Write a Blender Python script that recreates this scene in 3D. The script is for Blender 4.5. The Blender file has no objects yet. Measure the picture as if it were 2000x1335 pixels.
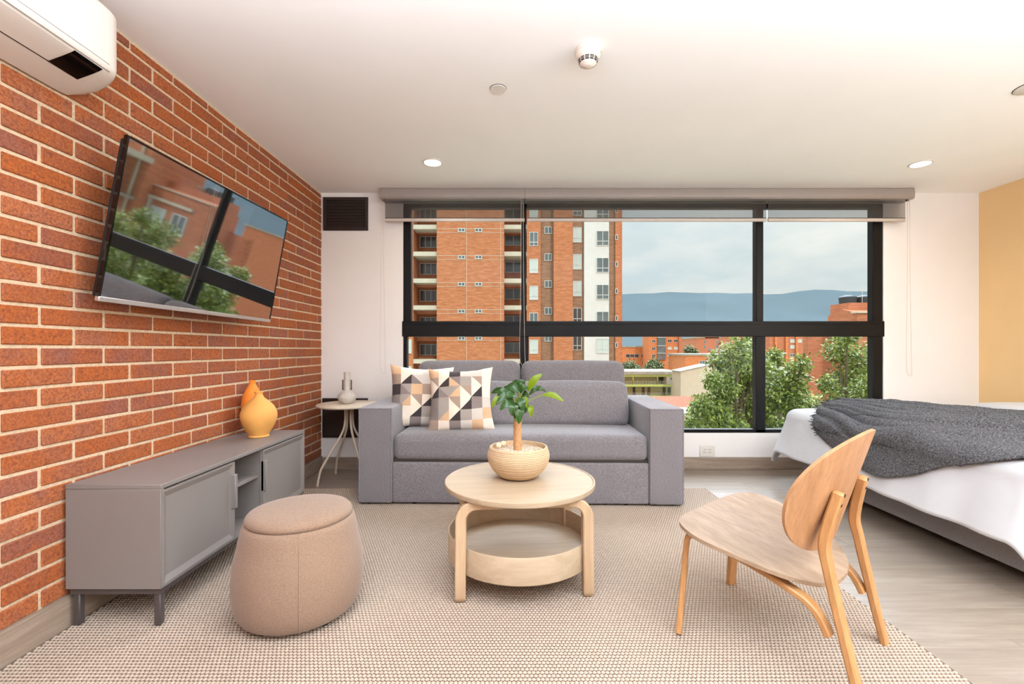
import bpy, bmesh, math, random
import numpy as np
from mathutils import Vector, Matrix, Euler, noise

random.seed(7); np.random.seed(7)
PI = math.pi
S = bpy.context.scene
COL = S.collection

# ------------------------------------------------------------------ camera, sky, sun, lights, exposure
F, CX, CY, H = 890.0, 1006.0, 682.0, 1.03          # focal length in pixels, vanishing point, eye height
cam_d = bpy.data.cameras.new('camera')
cam_d.sensor_width = 36.0
cam_d.lens = F / 2000 * 36
cam_d.shift_x = (1000 - CX) / 2000
cam_d.shift_y = (CY - 667.5) / 2000
cam_d.clip_start, cam_d.clip_end = 0.02, 9000
cam = bpy.data.objects.new('camera', cam_d)
COL.objects.link(cam)
cam.location = (0, 0, H)
cam.rotation_euler = (PI / 2, 0, 0)
S.camera = cam

S.view_settings.view_transform = 'Standard'
S.view_settings.look = 'None'
S.view_settings.gamma = 1.0
S.view_settings.use_curve_mapping = False
S.view_settings.exposure = 0.13
try:
    S.cycles.use_denoising = True
    S.cycles.max_bounces = 10
    S.cycles.diffuse_bounces = 6
    S.cycles.transparent_max_bounces = 12
    S.cycles.caustics_reflective = False
    S.cycles.caustics_refractive = False
    S.cycles.sample_clamp_indirect = 6.0
except Exception:
    pass

W = bpy.data.worlds.new('sky'); S.world = W; W.use_nodes = True
nt = W.node_tree; nt.nodes.clear()
def wn(t, **k):
    n = nt.nodes.new(t)
    for a, b in k.items(): setattr(n, a, b)
    return n
w_out = wn('ShaderNodeOutputWorld'); w_bg = wn('ShaderNodeBackground')
w_tc = wn('ShaderNodeTexCoord'); w_map = wn('ShaderNodeMapping')
w_map.inputs['Scale'].default_value = (1.0, 1.0, 2.6)
w_n = wn('ShaderNodeTexNoise'); w_n.inputs['Scale'].default_value = 3.1; w_n.inputs['Detail'].default_value = 7; w_n.inputs['Roughness'].default_value = .55
w_r = wn('ShaderNodeValToRGB')
w_r.color_ramp.elements[0].position = .36; w_r.color_ramp.elements[0].color = (.60, .69, .71, 1)
w_r.color_ramp.elements[1].position = .64; w_r.color_ramp.elements[1].color = (.86, .86, .81, 1)
nt.links.new(w_tc.outputs['Generated'], w_map.inputs['Vector'])
nt.links.new(w_map.outputs[0], w_n.inputs['Vector'])
nt.links.new(w_n.outputs[0], w_r.inputs[0])
nt.links.new(w_r.outputs[0], w_bg.inputs[0])
# overcast sky: smoothly brighter from the horizon to the zenith
w_sep = wn('ShaderNodeSeparateXYZ'); nt.links.new(w_tc.outputs['Generated'], w_sep.inputs[0])
w_sq = wn('ShaderNodeMath', operation='MULTIPLY'); nt.links.new(w_sep.outputs[2], w_sq.inputs[0]); nt.links.new(w_sep.outputs[2], w_sq.inputs[1])
w_st = wn('ShaderNodeMath', operation='MULTIPLY_ADD'); nt.links.new(w_sq.outputs[0], w_st.inputs[0])
w_st.inputs[1].default_value = 2.0; w_st.inputs[2].default_value = .93
nt.links.new(w_st.outputs[0], w_bg.inputs[1])
nt.links.new(w_bg.outputs[0], w_out.inputs[0])

def light(name, kind, loc, rot, energy, col, **k):
    d = bpy.data.lights.new(name, kind); d.energy = energy; d.color = col
    for a, b in k.items(): setattr(d, a, b)
    o = bpy.data.objects.new(name, d); COL.objects.link(o)
    o.location = loc; o.rotation_euler = rot
    return o
SUN = light('sun', 'SUN', (0, -20, 30), (math.radians(52), 0, math.radians(16)), 1.5, (1, .94, .86), angle=math.radians(6))
FILL_SUN = light('added_window_fill_sun', 'SUN', (8, 40, 40), (math.radians(-30), 0, math.radians(-40)), 12.5, (.88, .97, 1.12), angle=math.radians(75))  # second soft sun added to strengthen the daylight through the window
# unseen fill lights added: one from the right, one aimed at the ceiling
SIDE_FILL = light('added_side_fill', 'AREA', (3.86, .1, 1.45), (math.radians(90), 0, math.radians(76)), 50, (.90, .98, 1.1), shape='RECTANGLE', size=1.8, size_y=1.7)
UP = light('added_ceiling_fill', 'AREA', (1.15, -.2, 1.86), (PI, 0, 0), 280, (.87, .98, 1.13), shape='RECTANGLE', size=4.8, size_y=2.4)
POR = light('window_portal', 'AREA', (1.1, 4.12, 1.25), (math.radians(-90), 0, 0), 1, (1, 1, 1), shape='RECTANGLE', size=4.3, size_y=2.1)
POR.data.cycles.is_portal = True
DOWNLIGHT_W = 3.0
DOWNLIGHT_COL = (1, .93, .84)

# ------------------------------------------------------------------ helpers
def gx(u, d): return (u - CX) / F * d
def gz(v, d): return H - (v - CY) / F * d
def ground(u, v, z=0.0):
    d = F * (H - z) / (v - CY)
    return Vector((gx(u, d), d, z))
def lerp(a, b, t): return a + (b - a) * t
def interp(pts, t):
    n = len(pts) - 1; x = min(max(t, 0), 1) * n; i = min(int(x), n - 1); f = x - i
    p0 = pts[max(i - 1, 0)]; p1 = pts[i]; p2 = pts[i + 1]; p3 = pts[min(i + 2, n)]
    return tuple(.5 * (2 * b + (c - a) * f + (2 * a - 5 * b + 4 * c - d) * f * f + (3 * b - a - 3 * c + d) * f ** 3) for a, b, c, d in zip(p0, p1, p2, p3))

class MB:
    def __init__(s): s.v = []; s.f = []; s.m = []
    def add(s, verts, faces, mi=0):
        o = len(s.v); s.v += [tuple(p) for p in verts]
        s.f += [tuple(i + o for i in fc) for fc in faces]; s.m += [mi] * len(faces)
        return s
    def box(s, x0, x1, y0, y1, z0, z1, mi=0, ch=0.0):
        if x0 > x1: x0, x1 = x1, x0
        if y0 > y1: y0, y1 = y1, y0
        if z0 > z1: z0, z1 = z1, z0
        if ch <= 0:
            v = [(x, y, z) for x in (x0, x1) for y in (y0, y1) for z in (z0, z1)]
            f = [(0, 1, 3, 2), (4, 6, 7, 5), (0, 4, 5, 1), (2, 3, 7, 6), (0, 2, 6, 4), (1, 5, 7, 3)]
            return s.add(v, f, mi)
        c = min(ch, (x1 - x0) * .49, (y1 - y0) * .49, (z1 - z0) * .49)
        X, Y, Z = (x0, x1), (y0, y1), (z0, z1); ix = {}; v = []
        for i in (0, 1):
            for j in (0, 1):
                for k in (0, 1):
                    sx, sy, sz = 1 - 2 * i, 1 - 2 * j, 1 - 2 * k
                    for a in range(3):
                        p = [X[i] + sx * c, Y[j] + sy * c, Z[k] + sz * c]
                        p[a] = (X[i], Y[j], Z[k])[a]
                        ix[i, j, k, a] = len(v); v.append(p)
        f = []
        for a in range(3):
            o1, o2 = [q for q in range(3) if q != a]
            for e in (0, 1):
                q = []
                for (p, r) in ((0, 0), (1, 0), (1, 1), (0, 1)):
                    t = [0, 0, 0]; t[a] = e; t[o1] = p; t[o2] = r
                    q.append(ix[t[0], t[1], t[2], a])
                f.append(tuple(q))
            for p in (0, 1):
                for r in (0, 1):
                    q = []
                    for e, fa in ((0, o1), (1, o1), (1, o2), (0, o2)):
                        t = [0, 0, 0]; t[a] = e; t[o1] = p; t[o2] = r
                        q.append(ix[t[0], t[1], t[2], fa])
                    f.append(tuple(q))
        for i in (0, 1):
            for j in (0, 1):
                for k in (0, 1):
                    f.append((ix[i, j, k, 0], ix[i, j, k, 1], ix[i, j, k, 2]))
        return s.add(v, f, mi)
    def rbox(s, cx, cy, cz, sx, sy, sz, r, n=8, bulge=(0, 0, 0), mi=0, fn=None):
        """soft rounded box; bulge swells each pair of faces"""
        hx, hy, hz = sx / 2, sy / 2, sz / 2
        r = min(r, hx, hy, hz) * .999
        t = []
        def ax(h):
            m = max(2, n)
            a = [-h + r * (1 - math.cos(k * PI / 2 / 4)) * 1.0 for k in range(4)]
            inn = [lerp(-(h - r), h - r, k / m) for k in range(m + 1)]
            b = [-q for q in reversed(a)]
            return a + inn + b
        A = [ax(hx), ax(hy), ax(hz)]; hh = (hx, hy, hz)
        for axis in range(3):
            o1, o2 = [(1, 2), (2, 0), (0, 1)][axis]
            for sgn in (-1, 1):
                U, V = A[o1], A[o2]; vs = []; fs = []
                for a in U:
                    for b in V:
                        p = [0, 0, 0]; p[axis] = sgn * hh[axis]; p[o1] = a; p[o2] = b
                        q = [max(-(hh[i] - r), min(hh[i] - r, p[i])) for i in range(3)]
                        d = [p[i] - q[i] for i in range(3)]; L = math.sqrt(sum(x * x for x in d)) or 1
                        w = [q[i] + d[i] / L * r for i in range(3)]
                        for i in range(3):
                            if bulge[i]:
                                j, k = [x for x in range(3) if x != i]
                                w[i] += bulge[i] * (w[i] / hh[i]) * math.cos(w[j] / hh[j] * PI / 2) ** .7 * math.cos(w[k] / hh[k] * PI / 2) ** .7 if abs(w[j]) < hh[j] and abs(w[k]) < hh[k] else 0
                        if fn: w = fn(w)
                        vs.append((w[0] + cx, w[1] + cy, w[2] + cz))
                nv = len(V)
                for i in range(len(U) - 1):
                    for j in range(nv - 1):
                        q = (i * nv + j, (i + 1) * nv + j, (i + 1) * nv + j + 1, i * nv + j + 1)
                        fs.append(q if sgn > 0 else q[::-1])
                s.add(vs, fs, mi)
        s.weld = True
        return s
    def tube(s, path, r, n=8, mi=0, caps=True):
        P = [Vector(p) for p in path]; R = r if hasattr(r, '__len__') else [r] * len(P)
        up = None; vs = []; fs = []
        for i, p in enumerate(P):
            d = (P[min(i + 1, len(P) - 1)] - P[max(i - 1, 0)]).normalized()
            if up is None:
                up = d.orthogonal().normalized()
            up = (up - d * up.dot(d)).normalized(); w = d.cross(up)
            for k in range(n):
                a = 2 * PI * k / n
                vs.append(p + (up * math.cos(a) + w * math.sin(a)) * R[i])
        for i in range(len(P) - 1):
            for k in range(n):
                k2 = (k + 1) % n
                fs.append((i * n + k, i * n + k2, (i + 1) * n + k2, (i + 1) * n + k))
        if caps:
            fs.append(tuple(range(n))[::-1]); fs.append(tuple((len(P) - 1) * n + k for k in range(n)))
        return s.add(vs, fs, mi)
    def lathe(s, prof, n=48, c=(0, 0, 0), mi=0, cap=True, ax='z'):
        vs = []; fs = []
        for r, z in prof:
            for k in range(n):
                a = 2 * PI * k / n
                vs.append((c[0] + r * math.cos(a), c[1] + r * math.sin(a), c[2] + z))
        for i in range(len(prof) - 1):
            for k in range(n):
                k2 = (k + 1) % n
                fs.append((i * n + k, i * n + k2, (i + 1) * n + k2, (i + 1) * n + k))
        if cap:
            if prof[0][0] > 1e-6: fs.append(tuple(range(n))[::-1])
            if prof[-1][0] > 1e-6: fs.append(tuple((len(prof) - 1) * n + k for k in range(n)))
        return s.add(vs, fs, mi)
    def sweep(s, path, wdirs, wid, thk, mi=0, ch=.003):
        """bent strip: path points, per point width direction, width, thickness"""
        P = [Vector(p) for p in path]; n = len(P); vs = []; fs = []
        for i, p in enumerate(P):
            d = (P[min(i + 1, n - 1)] - P[max(i - 1, 0)]).normalized()
            w = Vector(wdirs[i] if isinstance(wdirs, list) else wdirs)
            w = (w - d * w.dot(d)).normalized(); t = d.cross(w)
            hw = (wid[i] if hasattr(wid, '__len__') else wid) / 2
            ht = (thk[i] if hasattr(thk, '__len__') else thk) / 2
            c = min(ch, ht * .6, hw * .6)
            for a, b in ((hw, ht - c), (hw - c, ht), (-hw + c, ht), (-hw, ht - c), (-hw, -ht + c), (-hw + c, -ht), (hw - c, -ht), (hw, -ht + c)):
                vs.append(p + w * a + t * b)
        for i in range(n - 1):
            for k in range(8):
                k2 = (k + 1) % 8
                fs.append((i * 8 + k, i * 8 + k2, (i + 1) * 8 + k2, (i + 1) * 8 + k))
        fs.append(tuple(range(8))[::-1]); fs.append(tuple((n - 1) * 8 + k for k in range(8)))
        return s.add(vs, fs, mi)
    def grid(s, nu, nv, fn, mi=0):
        vs = [fn(i / nu, j / nv) for i in range(nu + 1) for j in range(nv + 1)]
        m = nv + 1
        fs = [(i * m + j, (i + 1) * m + j, (i + 1) * m + j + 1, i * m + j + 1) for i in range(nu) for j in range(nv)]
        return s.add(vs, fs, mi)
    def slab(s, outline, z0, z1, mi=0, fn=None):
        """prism of a closed 2-D outline, or a warped plate when fn maps (x, y, side) to 3-D"""
        n = len(outline)
        f = fn or (lambda x, y, k: (x, y, z1 if k else z0))
        vs = [f(x, y, 0) for x, y in outline] + [f(x, y, 1) for x, y in outline]
        fs = [tuple(range(n))[::-1], tuple(range(n, 2 * n))] + [(i, (i + 1) % n, n + (i + 1) % n, n + i) for i in range(n)]
        return s.add(vs, fs, mi)

def children(o): return [c for c in bpy.data.objects if c.parent == o]

def mesh_of(name, mb, mats, off=(0, 0, 0), smooth=38, recalc=True):
    me = bpy.data.meshes.new(name)
    ox, oy, oz = off
    me.from_pydata([(x - ox, y - oy, z - oz) for x, y, z in mb.v], [], mb.f)
    for m in (mats if isinstance(mats, (list, tuple)) else [mats]): me.materials.append(m)
    me.polygons.foreach_set('material_index', mb.m)
    if recalc or getattr(mb, 'weld', False):
        bm = bmesh.new(); bm.from_mesh(me)
        if getattr(mb, 'weld', False): bmesh.ops.remove_doubles(bm, verts=bm.verts, dist=1e-5)
        if recalc: bmesh.ops.recalc_face_normals(bm, faces=bm.faces)
        bm.to_mesh(me); bm.free()
    if smooth:
        me.shade_smooth()
        me.set_sharp_from_angle(angle=math.radians(smooth))
    return me

def world_off(parent):
    x = y = z = 0.0
    p = parent
    while p is not None:
        x += p.location.x; y += p.location.y; z += p.location.z; p = p.parent
    return (x, y, z)

def part(name, mb, mats, parent=None, local=True, smooth=38, recalc=True, kind=None, label=None):
    off = (0, 0, 0) if (local or parent is None) else world_off(parent)
    o = bpy.data.objects.new(name, mesh_of(name, mb, mats, off, smooth, recalc))
    COL.objects.link(o)
    if parent is not None: o.parent = parent
    if kind: o['kind'] = kind
    if label: o['label'] = label
    return o
def tag(o, label, cat, group=None, kind=None):
    o['label'] = label; o['category'] = cat
    if group: o['group'] = group
    if kind: o['kind'] = kind
    return o
def thing(name, label, cat, loc=(0, 0, 0), rz=0.0, group=None, rot=None, kind=None):
    o = bpy.data.objects.new(name, None); COL.objects.link(o)
    o.location = loc; o.rotation_euler = rot or (0, 0, rz); o.empty_display_size = .1
    return tag(o, label, cat, group, kind)
def copy_tree(o, parent=None):
    c = o.copy(); COL.objects.link(c); c.parent = parent
    for ch in children(o): copy_tree(ch, c)
    return c

# ------------------------------------------------------------------ materials
def srgb(r, g, b):
    f = lambda c: (c / 255 / 12.92) if c / 255 <= .04045 else ((c / 255 + .055) / 1.055) ** 2.4
    return (f(r), f(g), f(b), 1)
class MT:
    def __init__(s, name):
        s.m = bpy.data.materials.new(name); s.m.use_nodes = True
        s.t = s.m.node_tree; s.b = s.t.nodes['Principled BSDF']; s.o = s.t.nodes['Material Output']
    def n(s, t, **k):
        q = s.t.nodes.new(t)
        for a, b in k.items():
            if a.startswith('i_'):
                q.inputs[a[2:].replace('_', ' ')].default_value = b
            else: setattr(q, a, b)
        return q
    def l(s, a, b): s.t.links.new(a, b)
    def coord(s, kind='Object', scale=(1, 1, 1), rnd=False):
        if kind == 'World':
            g = s.n('ShaderNodeNewGeometry'); out = g.outputs['Position']
        else:
            tc = s.n('ShaderNodeTexCoord'); out = tc.outputs[kind]
        mp = s.n('ShaderNodeMapping'); mp.inputs['Scale'].default_value = scale
        s.l(out, mp.inputs['Vector'])
        if rnd:
            oi = s.n('ShaderNodeObjectInfo'); mu = s.n('ShaderNodeMath', operation='MULTIPLY'); mu.inputs[1].default_value = 37.0
            s.l(oi.outputs['Random'], mu.inputs[0])
            cb = s.n('ShaderNodeCombineXYZ')
            for i in range(3): s.l(mu.outputs[0], cb.inputs[i])
            s.l(cb.outputs[0], mp.inputs['Location'])
        return mp.outputs[0]
    def noise(s, vec, scale, detail=3, rough=.5, dist=0):
        q = s.n('ShaderNodeTexNoise'); q.inputs['Scale'].default_value = scale; q.inputs['Detail'].default_value = detail
        q.inputs['Roughness'].default_value = rough; q.inputs['Distortion'].default_value = dist
        s.l(vec, q.inputs['Vector']); return q.outputs[0]
    def ramp(s, fac, stops):
        r = s.n('ShaderNodeValToRGB'); e = r.color_ramp.elements
        while len(e) < len(stops): e.new(.5)
        for q, (p, c) in zip(e, stops): q.position = p; q.color = c
        s.l(fac, r.inputs[0]); return r.outputs[0]
    def mix(s, fac, a, b, mode='MIX'):
        q = s.n('ShaderNodeMix', data_type='RGBA', blend_type=mode)
        for i, x in ((0, fac), (6, a), (7, b)):
            if hasattr(x, 'default_value') or hasattr(x, 'is_output'): s.l(x, q.inputs[i])
            else: q.inputs[i].default_value = x
        return q.outputs[2]
    def bump(s, h, strength=.3, dist=.002):
        q = s.n('ShaderNodeBump'); q.inputs['Strength'].default_value = strength; q.inputs['Distance'].default_value = dist
        s.l(h, q.inputs['Height']); s.l(q.outputs[0], s.b.inputs['Normal'])
    def set(s, rough=.5, metal=0, spec=.5, **k):
        s.b.inputs['Roughness'].default_value = rough; s.b.inputs['Metallic'].default_value = metal
        s.b.inputs['Specular IOR Level'].default_value = spec
        for a, b in k.items(): s.b.inputs[a.replace('_', ' ')].default_value = b
        return s
    def color(s, c):
        if hasattr(c, 'is_output'): s.l(c, s.b.inputs['Base Color'])
        else: s.b.inputs['Base Color'].default_value = c
        return s

def plain(name, col, rough=.5, metal=0, spec=.5, var=.06, scale=30, bump=0, bdist=.001, coord='Object'):
    m = MT(name).set(rough, metal, spec)
    v = m.coord(coord)
    nz = m.noise(v, scale, 4)
    d = tuple(c * (1 - var) for c in col[:3]) + (1,); u = tuple(min(1, c * (1 + var)) for c in col[:3]) + (1,)
    m.color(m.ramp(nz, [(.3, d), (.7, u)]))
    if bump: m.bump(nz, bump, bdist)
    return m.m
def fabric(name, c0, c1, scale=420, bump=.35, sheen=.25, rough=.9):
    m = MT(name).set(rough, 0, .25)
    m.b.inputs['Sheen Weight'].default_value = sheen
    v = m.coord('Object')
    a0 = m.noise(v, scale, 2, .6); b = m.noise(v, 6, 2); a1 = m.noise(m.coord('Object', (1, 1, 2.2)), scale * .36, 3, .7)
    av = m.n('ShaderNodeMath', operation='MULTIPLY_ADD'); av.inputs[1].default_value = .45; m.l(a0, av.inputs[0])
    a2 = m.n('ShaderNodeMath', operation='MULTIPLY'); a2.inputs[1].default_value = .55; m.l(a1, a2.inputs[0]); m.l(a2.outputs[0], av.inputs[2]); a = av.outputs[0]
    col = m.ramp(a, [(.38, c0), (.62, c1)])
    col = m.mix(m.ramp(b, [(.3, (0, 0, 0, 1)), (.7, (.10, .10, .10, 1))]), col, (c0[0] * .8, c0[1] * .8, c0[2] * .8, 1))
    m.color(col); m.bump(a, bump, .0015)
    return m.m
def wood(name, c0, c1, sc=(3, 40, 40), rough=.42, rnd=True, big=.5):
    m = MT(name).set(rough, 0, .4)
    v = m.coord('Object', sc, rnd)
    a = m.noise(v, 1.0, 6, .6, .6); b = m.noise(m.coord('Object', tuple(x * 5 for x in sc), rnd), 1.0, 3, .6)
    col = m.ramp(a, [(.30, c0), (.62, c1)])
    col = m.mix(m.ramp(b, [(.42, (0, 0, 0, 1)), (.75, (big, big, big, 1))]), col, tuple(x * .82 for x in c0[:3]) + (1,))
    m.color(col); m.bump(b, .08, .0006)
    return m.m
def emit(name, col, st):
    m = MT(name); m.color((.8, .8, .8, 1)); m.b.inputs['Emission Color'].default_value = col; m.b.inputs['Emission Strength'].default_value = st
    return m.m

M = {}
M['ceiling'] = plain('ceiling_paint', srgb(250, 249, 246), .9, var=.01, scale=3)
M['wall'] = plain('wall_paint', srgb(236, 232, 228), .85, var=.012, scale=4)
M['yellow'] = plain('ochre_wall_paint', srgb(242, 206, 150), .8, var=.015, scale=4)
M['mortar'] = plain('mortar', srgb(208, 184, 154), .95, var=.16, scale=90, bump=.6, bdist=.003)
M['black_metal'] = plain('black_aluminium', srgb(9, 8, 8), .45, .2, .3, var=.1)
M['vent_metal'] = plain('dark_vent_metal', srgb(52, 41, 37), .5, .3, .5, var=.1)
M['white_plastic'] = plain('white_plastic', srgb(222, 215, 206), .32, 0, .5, var=.01)
M['off_white'] = plain('offwhite_plastic', srgb(226, 214, 200), .5, 0, .4, var=.02)
M['seam'] = plain('dark_gap', srgb(50, 42, 36), .7, var=.05)
M['gloss_black'] = plain('gloss_black', srgb(14, 12, 12), .08, 0, .6, var=.05)
M['silver'] = plain('silver_trim', srgb(205, 200, 198), .3, .7, .5, var=.03)
M['cassette'] = plain('grey_blind_cassette', srgb(166, 158, 152), .3, .35, .5, var=.02)
M['rail'] = plain('pale_blind_rail', srgb(198, 188, 178), .4, .2, .5, var=.03)
M['cord'] = plain('bead_cord', srgb(214, 202, 190), .5, var=.04)
M['console'] = plain('grey_lacquer', srgb(128, 121, 117), .42, 0, .45, var=.015, scale=8)
M['console_dark'] = plain('dark_grey_steel', srgb(84, 76, 74), .5, .2, .4, var=.05)
M['sofa'] = fabric('grey_sofa_weave', srgb(90, 85, 87), srgb(152, 147, 150), 380, .4, .3)
M['pouf'] = fabric('beige_wool', srgb(130, 106, 88), srgb(156, 130, 110), 420, .3, .2)
M['bed_fabric'] = fabric('bed_base_weave', srgb(128, 126, 128), srgb(160, 158, 160), 420, .3, .2)
M['birch'] = wood('birch_veneer', srgb(170, 149, 122), srgb(184, 163, 137), (2.2, 20, 20), .45, big=.25)
M['birch_leg'] = wood('birch_legs', srgb(182, 153, 120), srgb(198, 170, 138), (20, 20, 2.2), .45, big=.25)
M['oak'] = wood('oak_veneer', srgb(140, 115, 92), srgb(166, 141, 116), (26, 3, 26), .52)
M['oak_back'] = wood('oak_backrest', srgb(164, 118, 80), srgb(186, 140, 100), (22, 22, 2.2), .5)
M['oak_leg'] = wood('oak_legs', srgb(174, 124, 76), srgb(194, 146, 96), (24, 24, 3), .38)
M['side_table'] = plain('sand_paint', srgb(214, 200, 178), .45, var=.03)
M['glaze_grey'] = plain('grey_stone_glaze', srgb(198, 190, 180), .6, var=.12, scale=60)
M['bead'] = plain('brown_beads', srgb(92, 76, 66), .5, var=.1)
M['vase_yellow'] = plain('pale_ochre_clay', srgb(222, 162, 84), .75, var=.05, scale=14, bump=.08)
M['vase_orange'] = plain('orange_clay', srgb(240, 140, 48), .75, var=.05, scale=14, bump=.08)
M['clay_pot'] = plain('sand_clay', srgb(196, 168, 134), .85, var=.05, scale=40, bump=.15)
M['gravel'] = plain('gravel', srgb(206, 188, 166), .9, var=.25, scale=120, bump=.5)
M['stone_pale'] = plain('pale_stone', srgb(232, 206, 170), .8, var=.12, scale=50)
M['trunk'] = plain('cane_bark', srgb(186, 140, 96), .8, var=.2, scale=60, bump=.5, bdist=.002)
M['duvet'] = plain('white_cotton', srgb(212, 212, 214), .9, 0, .2, var=.012, scale=14, bump=.35, bdist=.008)
M['rubber'] = plain('black_rubber', srgb(24, 22, 22), .7)
M['screw'] = plain('dark_steel', srgb(70, 60, 52), .35, .8)
M['lens'] = emit('lamp_lens', (1, .93, .80, 1), 9.0)
M['base_wood'] = wood('grey_oak_skirting', srgb(140, 122, 106), srgb(168, 150, 134), (3, 3, 40), .5, False)

# brick wall: every brick takes its colour from its own place in the bond
BR_L, BR_C, BR_Y0, BR_Z0 = .25, .0712, 1.723, 1.040
def brick_mat():
    m = MT('orange_facing_brick').set(.82, 0, .3)
    g = m.n('ShaderNodeNewGeometry'); sp = m.n('ShaderNodeSeparateXYZ'); m.l(g.outputs['Position'], sp.inputs[0])
    def mt(op, a, b=None):
        q = m.n('ShaderNodeMath', operation=op)
        for i, x in enumerate((a, b)):
            if x is None: continue
            if hasattr(x, 'is_output'): m.l(x, q.inputs[i])
            else: q.inputs[i].default_value = x
        return q.outputs[0]
    row = mt('FLOOR', mt('DIVIDE', mt('SUBTRACT', sp.outputs[2], BR_Z0), BR_C))
    odd = mt('ABSOLUTE', mt('MODULO', row, 2.0))
    col = mt('FLOOR', mt('DIVIDE', mt('SUBTRACT', mt('ADD', sp.outputs[1], mt('MULTIPLY', odd, .125)), BR_Y0 - .25), BR_L))
    cb = m.n('ShaderNodeCombineXYZ'); m.l(row, cb.inputs[0]); m.l(col, cb.inputs[1])
    wn_ = m.n('ShaderNodeTexWhiteNoise', noise_dimensions='3D'); m.l(cb.outputs[0], wn_.inputs['Vector'])
    base = m.ramp(wn_.outputs['Value'], [(0.0, srgb(152, 92, 68)), (.22, srgb(174, 102, 60)), (.45, srgb(182, 112, 74)), (.62, srgb(178, 98, 48)), (.8, srgb(156, 96, 74)), (1.0, srgb(166, 104, 80))])
    ad = m.n('ShaderNodeVectorMath', operation='MULTIPLY_ADD')
    m.l(wn_.outputs['Color'], ad.inputs[0]); ad.inputs[1].default_value = (9, 9, 9); m.l(g.outputs['Position'], ad.inputs[2])
    big = m.noise(ad.outputs[0], 9, 4, .6)
    fine = m.noise(ad.outputs[0], 120, 4, .7)
    spots = m.noise(ad.outputs[0], 75, 3, .65)
    c = m.mix(m.ramp(big, [(.44, (0, 0, 0, 1)), (.68, (.7, .7, .7, 1))]), base, srgb(182, 98, 40))
    c = m.mix(m.ramp(big, [(.30, (.65, .65, .65, 1)), (.47, (0, 0, 0, 1))]), c, srgb(146, 98, 84))
    c = m.mix(m.ramp(spots, [(.54, (0, 0, 0, 1)), (.72, (.8, .8, .8, 1))]), c, srgb(100, 58, 46))
    c = m.mix(m.ramp(fine, [(.36, (.75, .75, .75, 1)), (.60, (0, 0, 0, 1))]), c, srgb(120, 62, 42))
    m.color(c); m.bump(fine, .5, .003)
    return m.m
M['brick'] = brick_mat()

# planks: grain and tone change from plank to plank
def plank_mat():
    m = MT('pale_oak_laminate').set(.30, 0, .8)
    v = m.coord('Object', (2.0, 24, 24), True)
    a = m.noise(v, 1, 6, .6, .8); b = m.noise(m.coord('Object', (9, 130, 130), True), 1, 3, .6)
    c = m.ramp(a, [(.28, srgb(132, 119, 105)), (.5, srgb(147, 134, 120)), (.72, srgb(161, 149, 135))])
    c = m.mix(m.ramp(b, [(.45, (0, 0, 0, 1)), (.75, (.5, .5, .5, 1))]), c, srgb(122, 109, 96))
    oi = m.n('ShaderNodeObjectInfo')
    c = m.mix(m.ramp(oi.outputs['Random'], [(0, (0, 0, 0, 1)), (1, (.28, .28, .28, 1))]), c, srgb(134, 122, 110))
    m.color(c); m.bump(b, .06, .0005)
    return m.m
M['plank'] = plank_mat()
M['floor_sub'] = plain('floor_joint', srgb(150, 136, 122), .8)

def rug_mat(name, c0, c1):
    m = MT(name).set(.95, 0, .15)
    v = m.coord('Object'); a = m.noise(v, 260, 2, .6); b = m.noise(v, 3, 3)
    c = m.ramp(a, [(.3, c0), (.7, c1)])
    m.color(c); m.bump(a, .3, .001)
    return m.m
M['rug'] = rug_mat('rug_yarn', srgb(164, 148, 132), srgb(190, 174, 158))
M['rug_base'] = rug_mat('rug_ground', srgb(98, 82, 70), srgb(122, 104, 91))

def boucle():
    m = MT('charcoal_boucle').set(.95, 0, .15)
    v = m.coord('Object'); a = m.noise(v, 150, 3, .7); b = m.noise(v, 420, 2)
    m.color(m.ramp(a, [(.33, srgb(58, 57, 59)), (.5, srgb(92, 91, 93)), (.68, srgb(134, 133, 134))]))
    m.bump(a, .9, .006)
    return m.m
M['throw'] = boucle()

def glass(name, tint=(1, 1, 1, 1), refl=.06):
    m = MT(name); m.t.nodes.remove(m.b)
    tr = m.n('ShaderNodeBsdfTransparent'); tr.inputs[0].default_value = tint
    gl = m.n('ShaderNodeBsdfGlossy'); gl.inputs['Roughness'].default_value = .01
    fr = m.n('ShaderNodeFresnel'); fr.inputs['IOR'].default_value = 1.1
    mx = m.n('ShaderNodeMixShader'); m.l(fr.outputs[0], mx.inputs[0]); m.l(tr.outputs[0], mx.inputs[1]); m.l(gl.outputs[0], mx.inputs[2])
    m.l(mx.outputs[0], m.o.inputs[0])
    return m.m
M['glass'] = glass('window_glass', (.97, .985, .985, 1))

def screen_fabric():
    m = MT('grey_screen_fabric'); m.t.nodes.remove(m.b)
    tr = m.n('ShaderNodeBsdfTransparent')
    df = m.n('ShaderNodeBsdfDiffuse'); df.inputs[0].default_value = srgb(86, 80, 78)
    tl = m.n('ShaderNodeBsdfTranslucent'); tl.inputs[0].default_value = srgb(150, 146, 142)
    a = m.n('ShaderNodeMixShader'); a.inputs[0].default_value = .35; m.l(df.outputs[0], a.inputs[1]); m.l(tl.outputs[0], a.inputs[2])
    b = m.n('ShaderNodeMixShader'); b.inputs[0].default_value = .65; m.l(a.outputs[0], b.inputs[1]); m.l(tr.outputs[0], b.inputs[2])
    m.l(b.outputs[0], m.o.inputs[0])
    return m.m
M['screen_fabric'] = screen_fabric()

def tv_screen():
    m = MT('tv_panel').set(.03, 1.0, .5); m.color((.46, .46, .47, 1)); return m.m
M['tv_screen'] = tv_screen()

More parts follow.
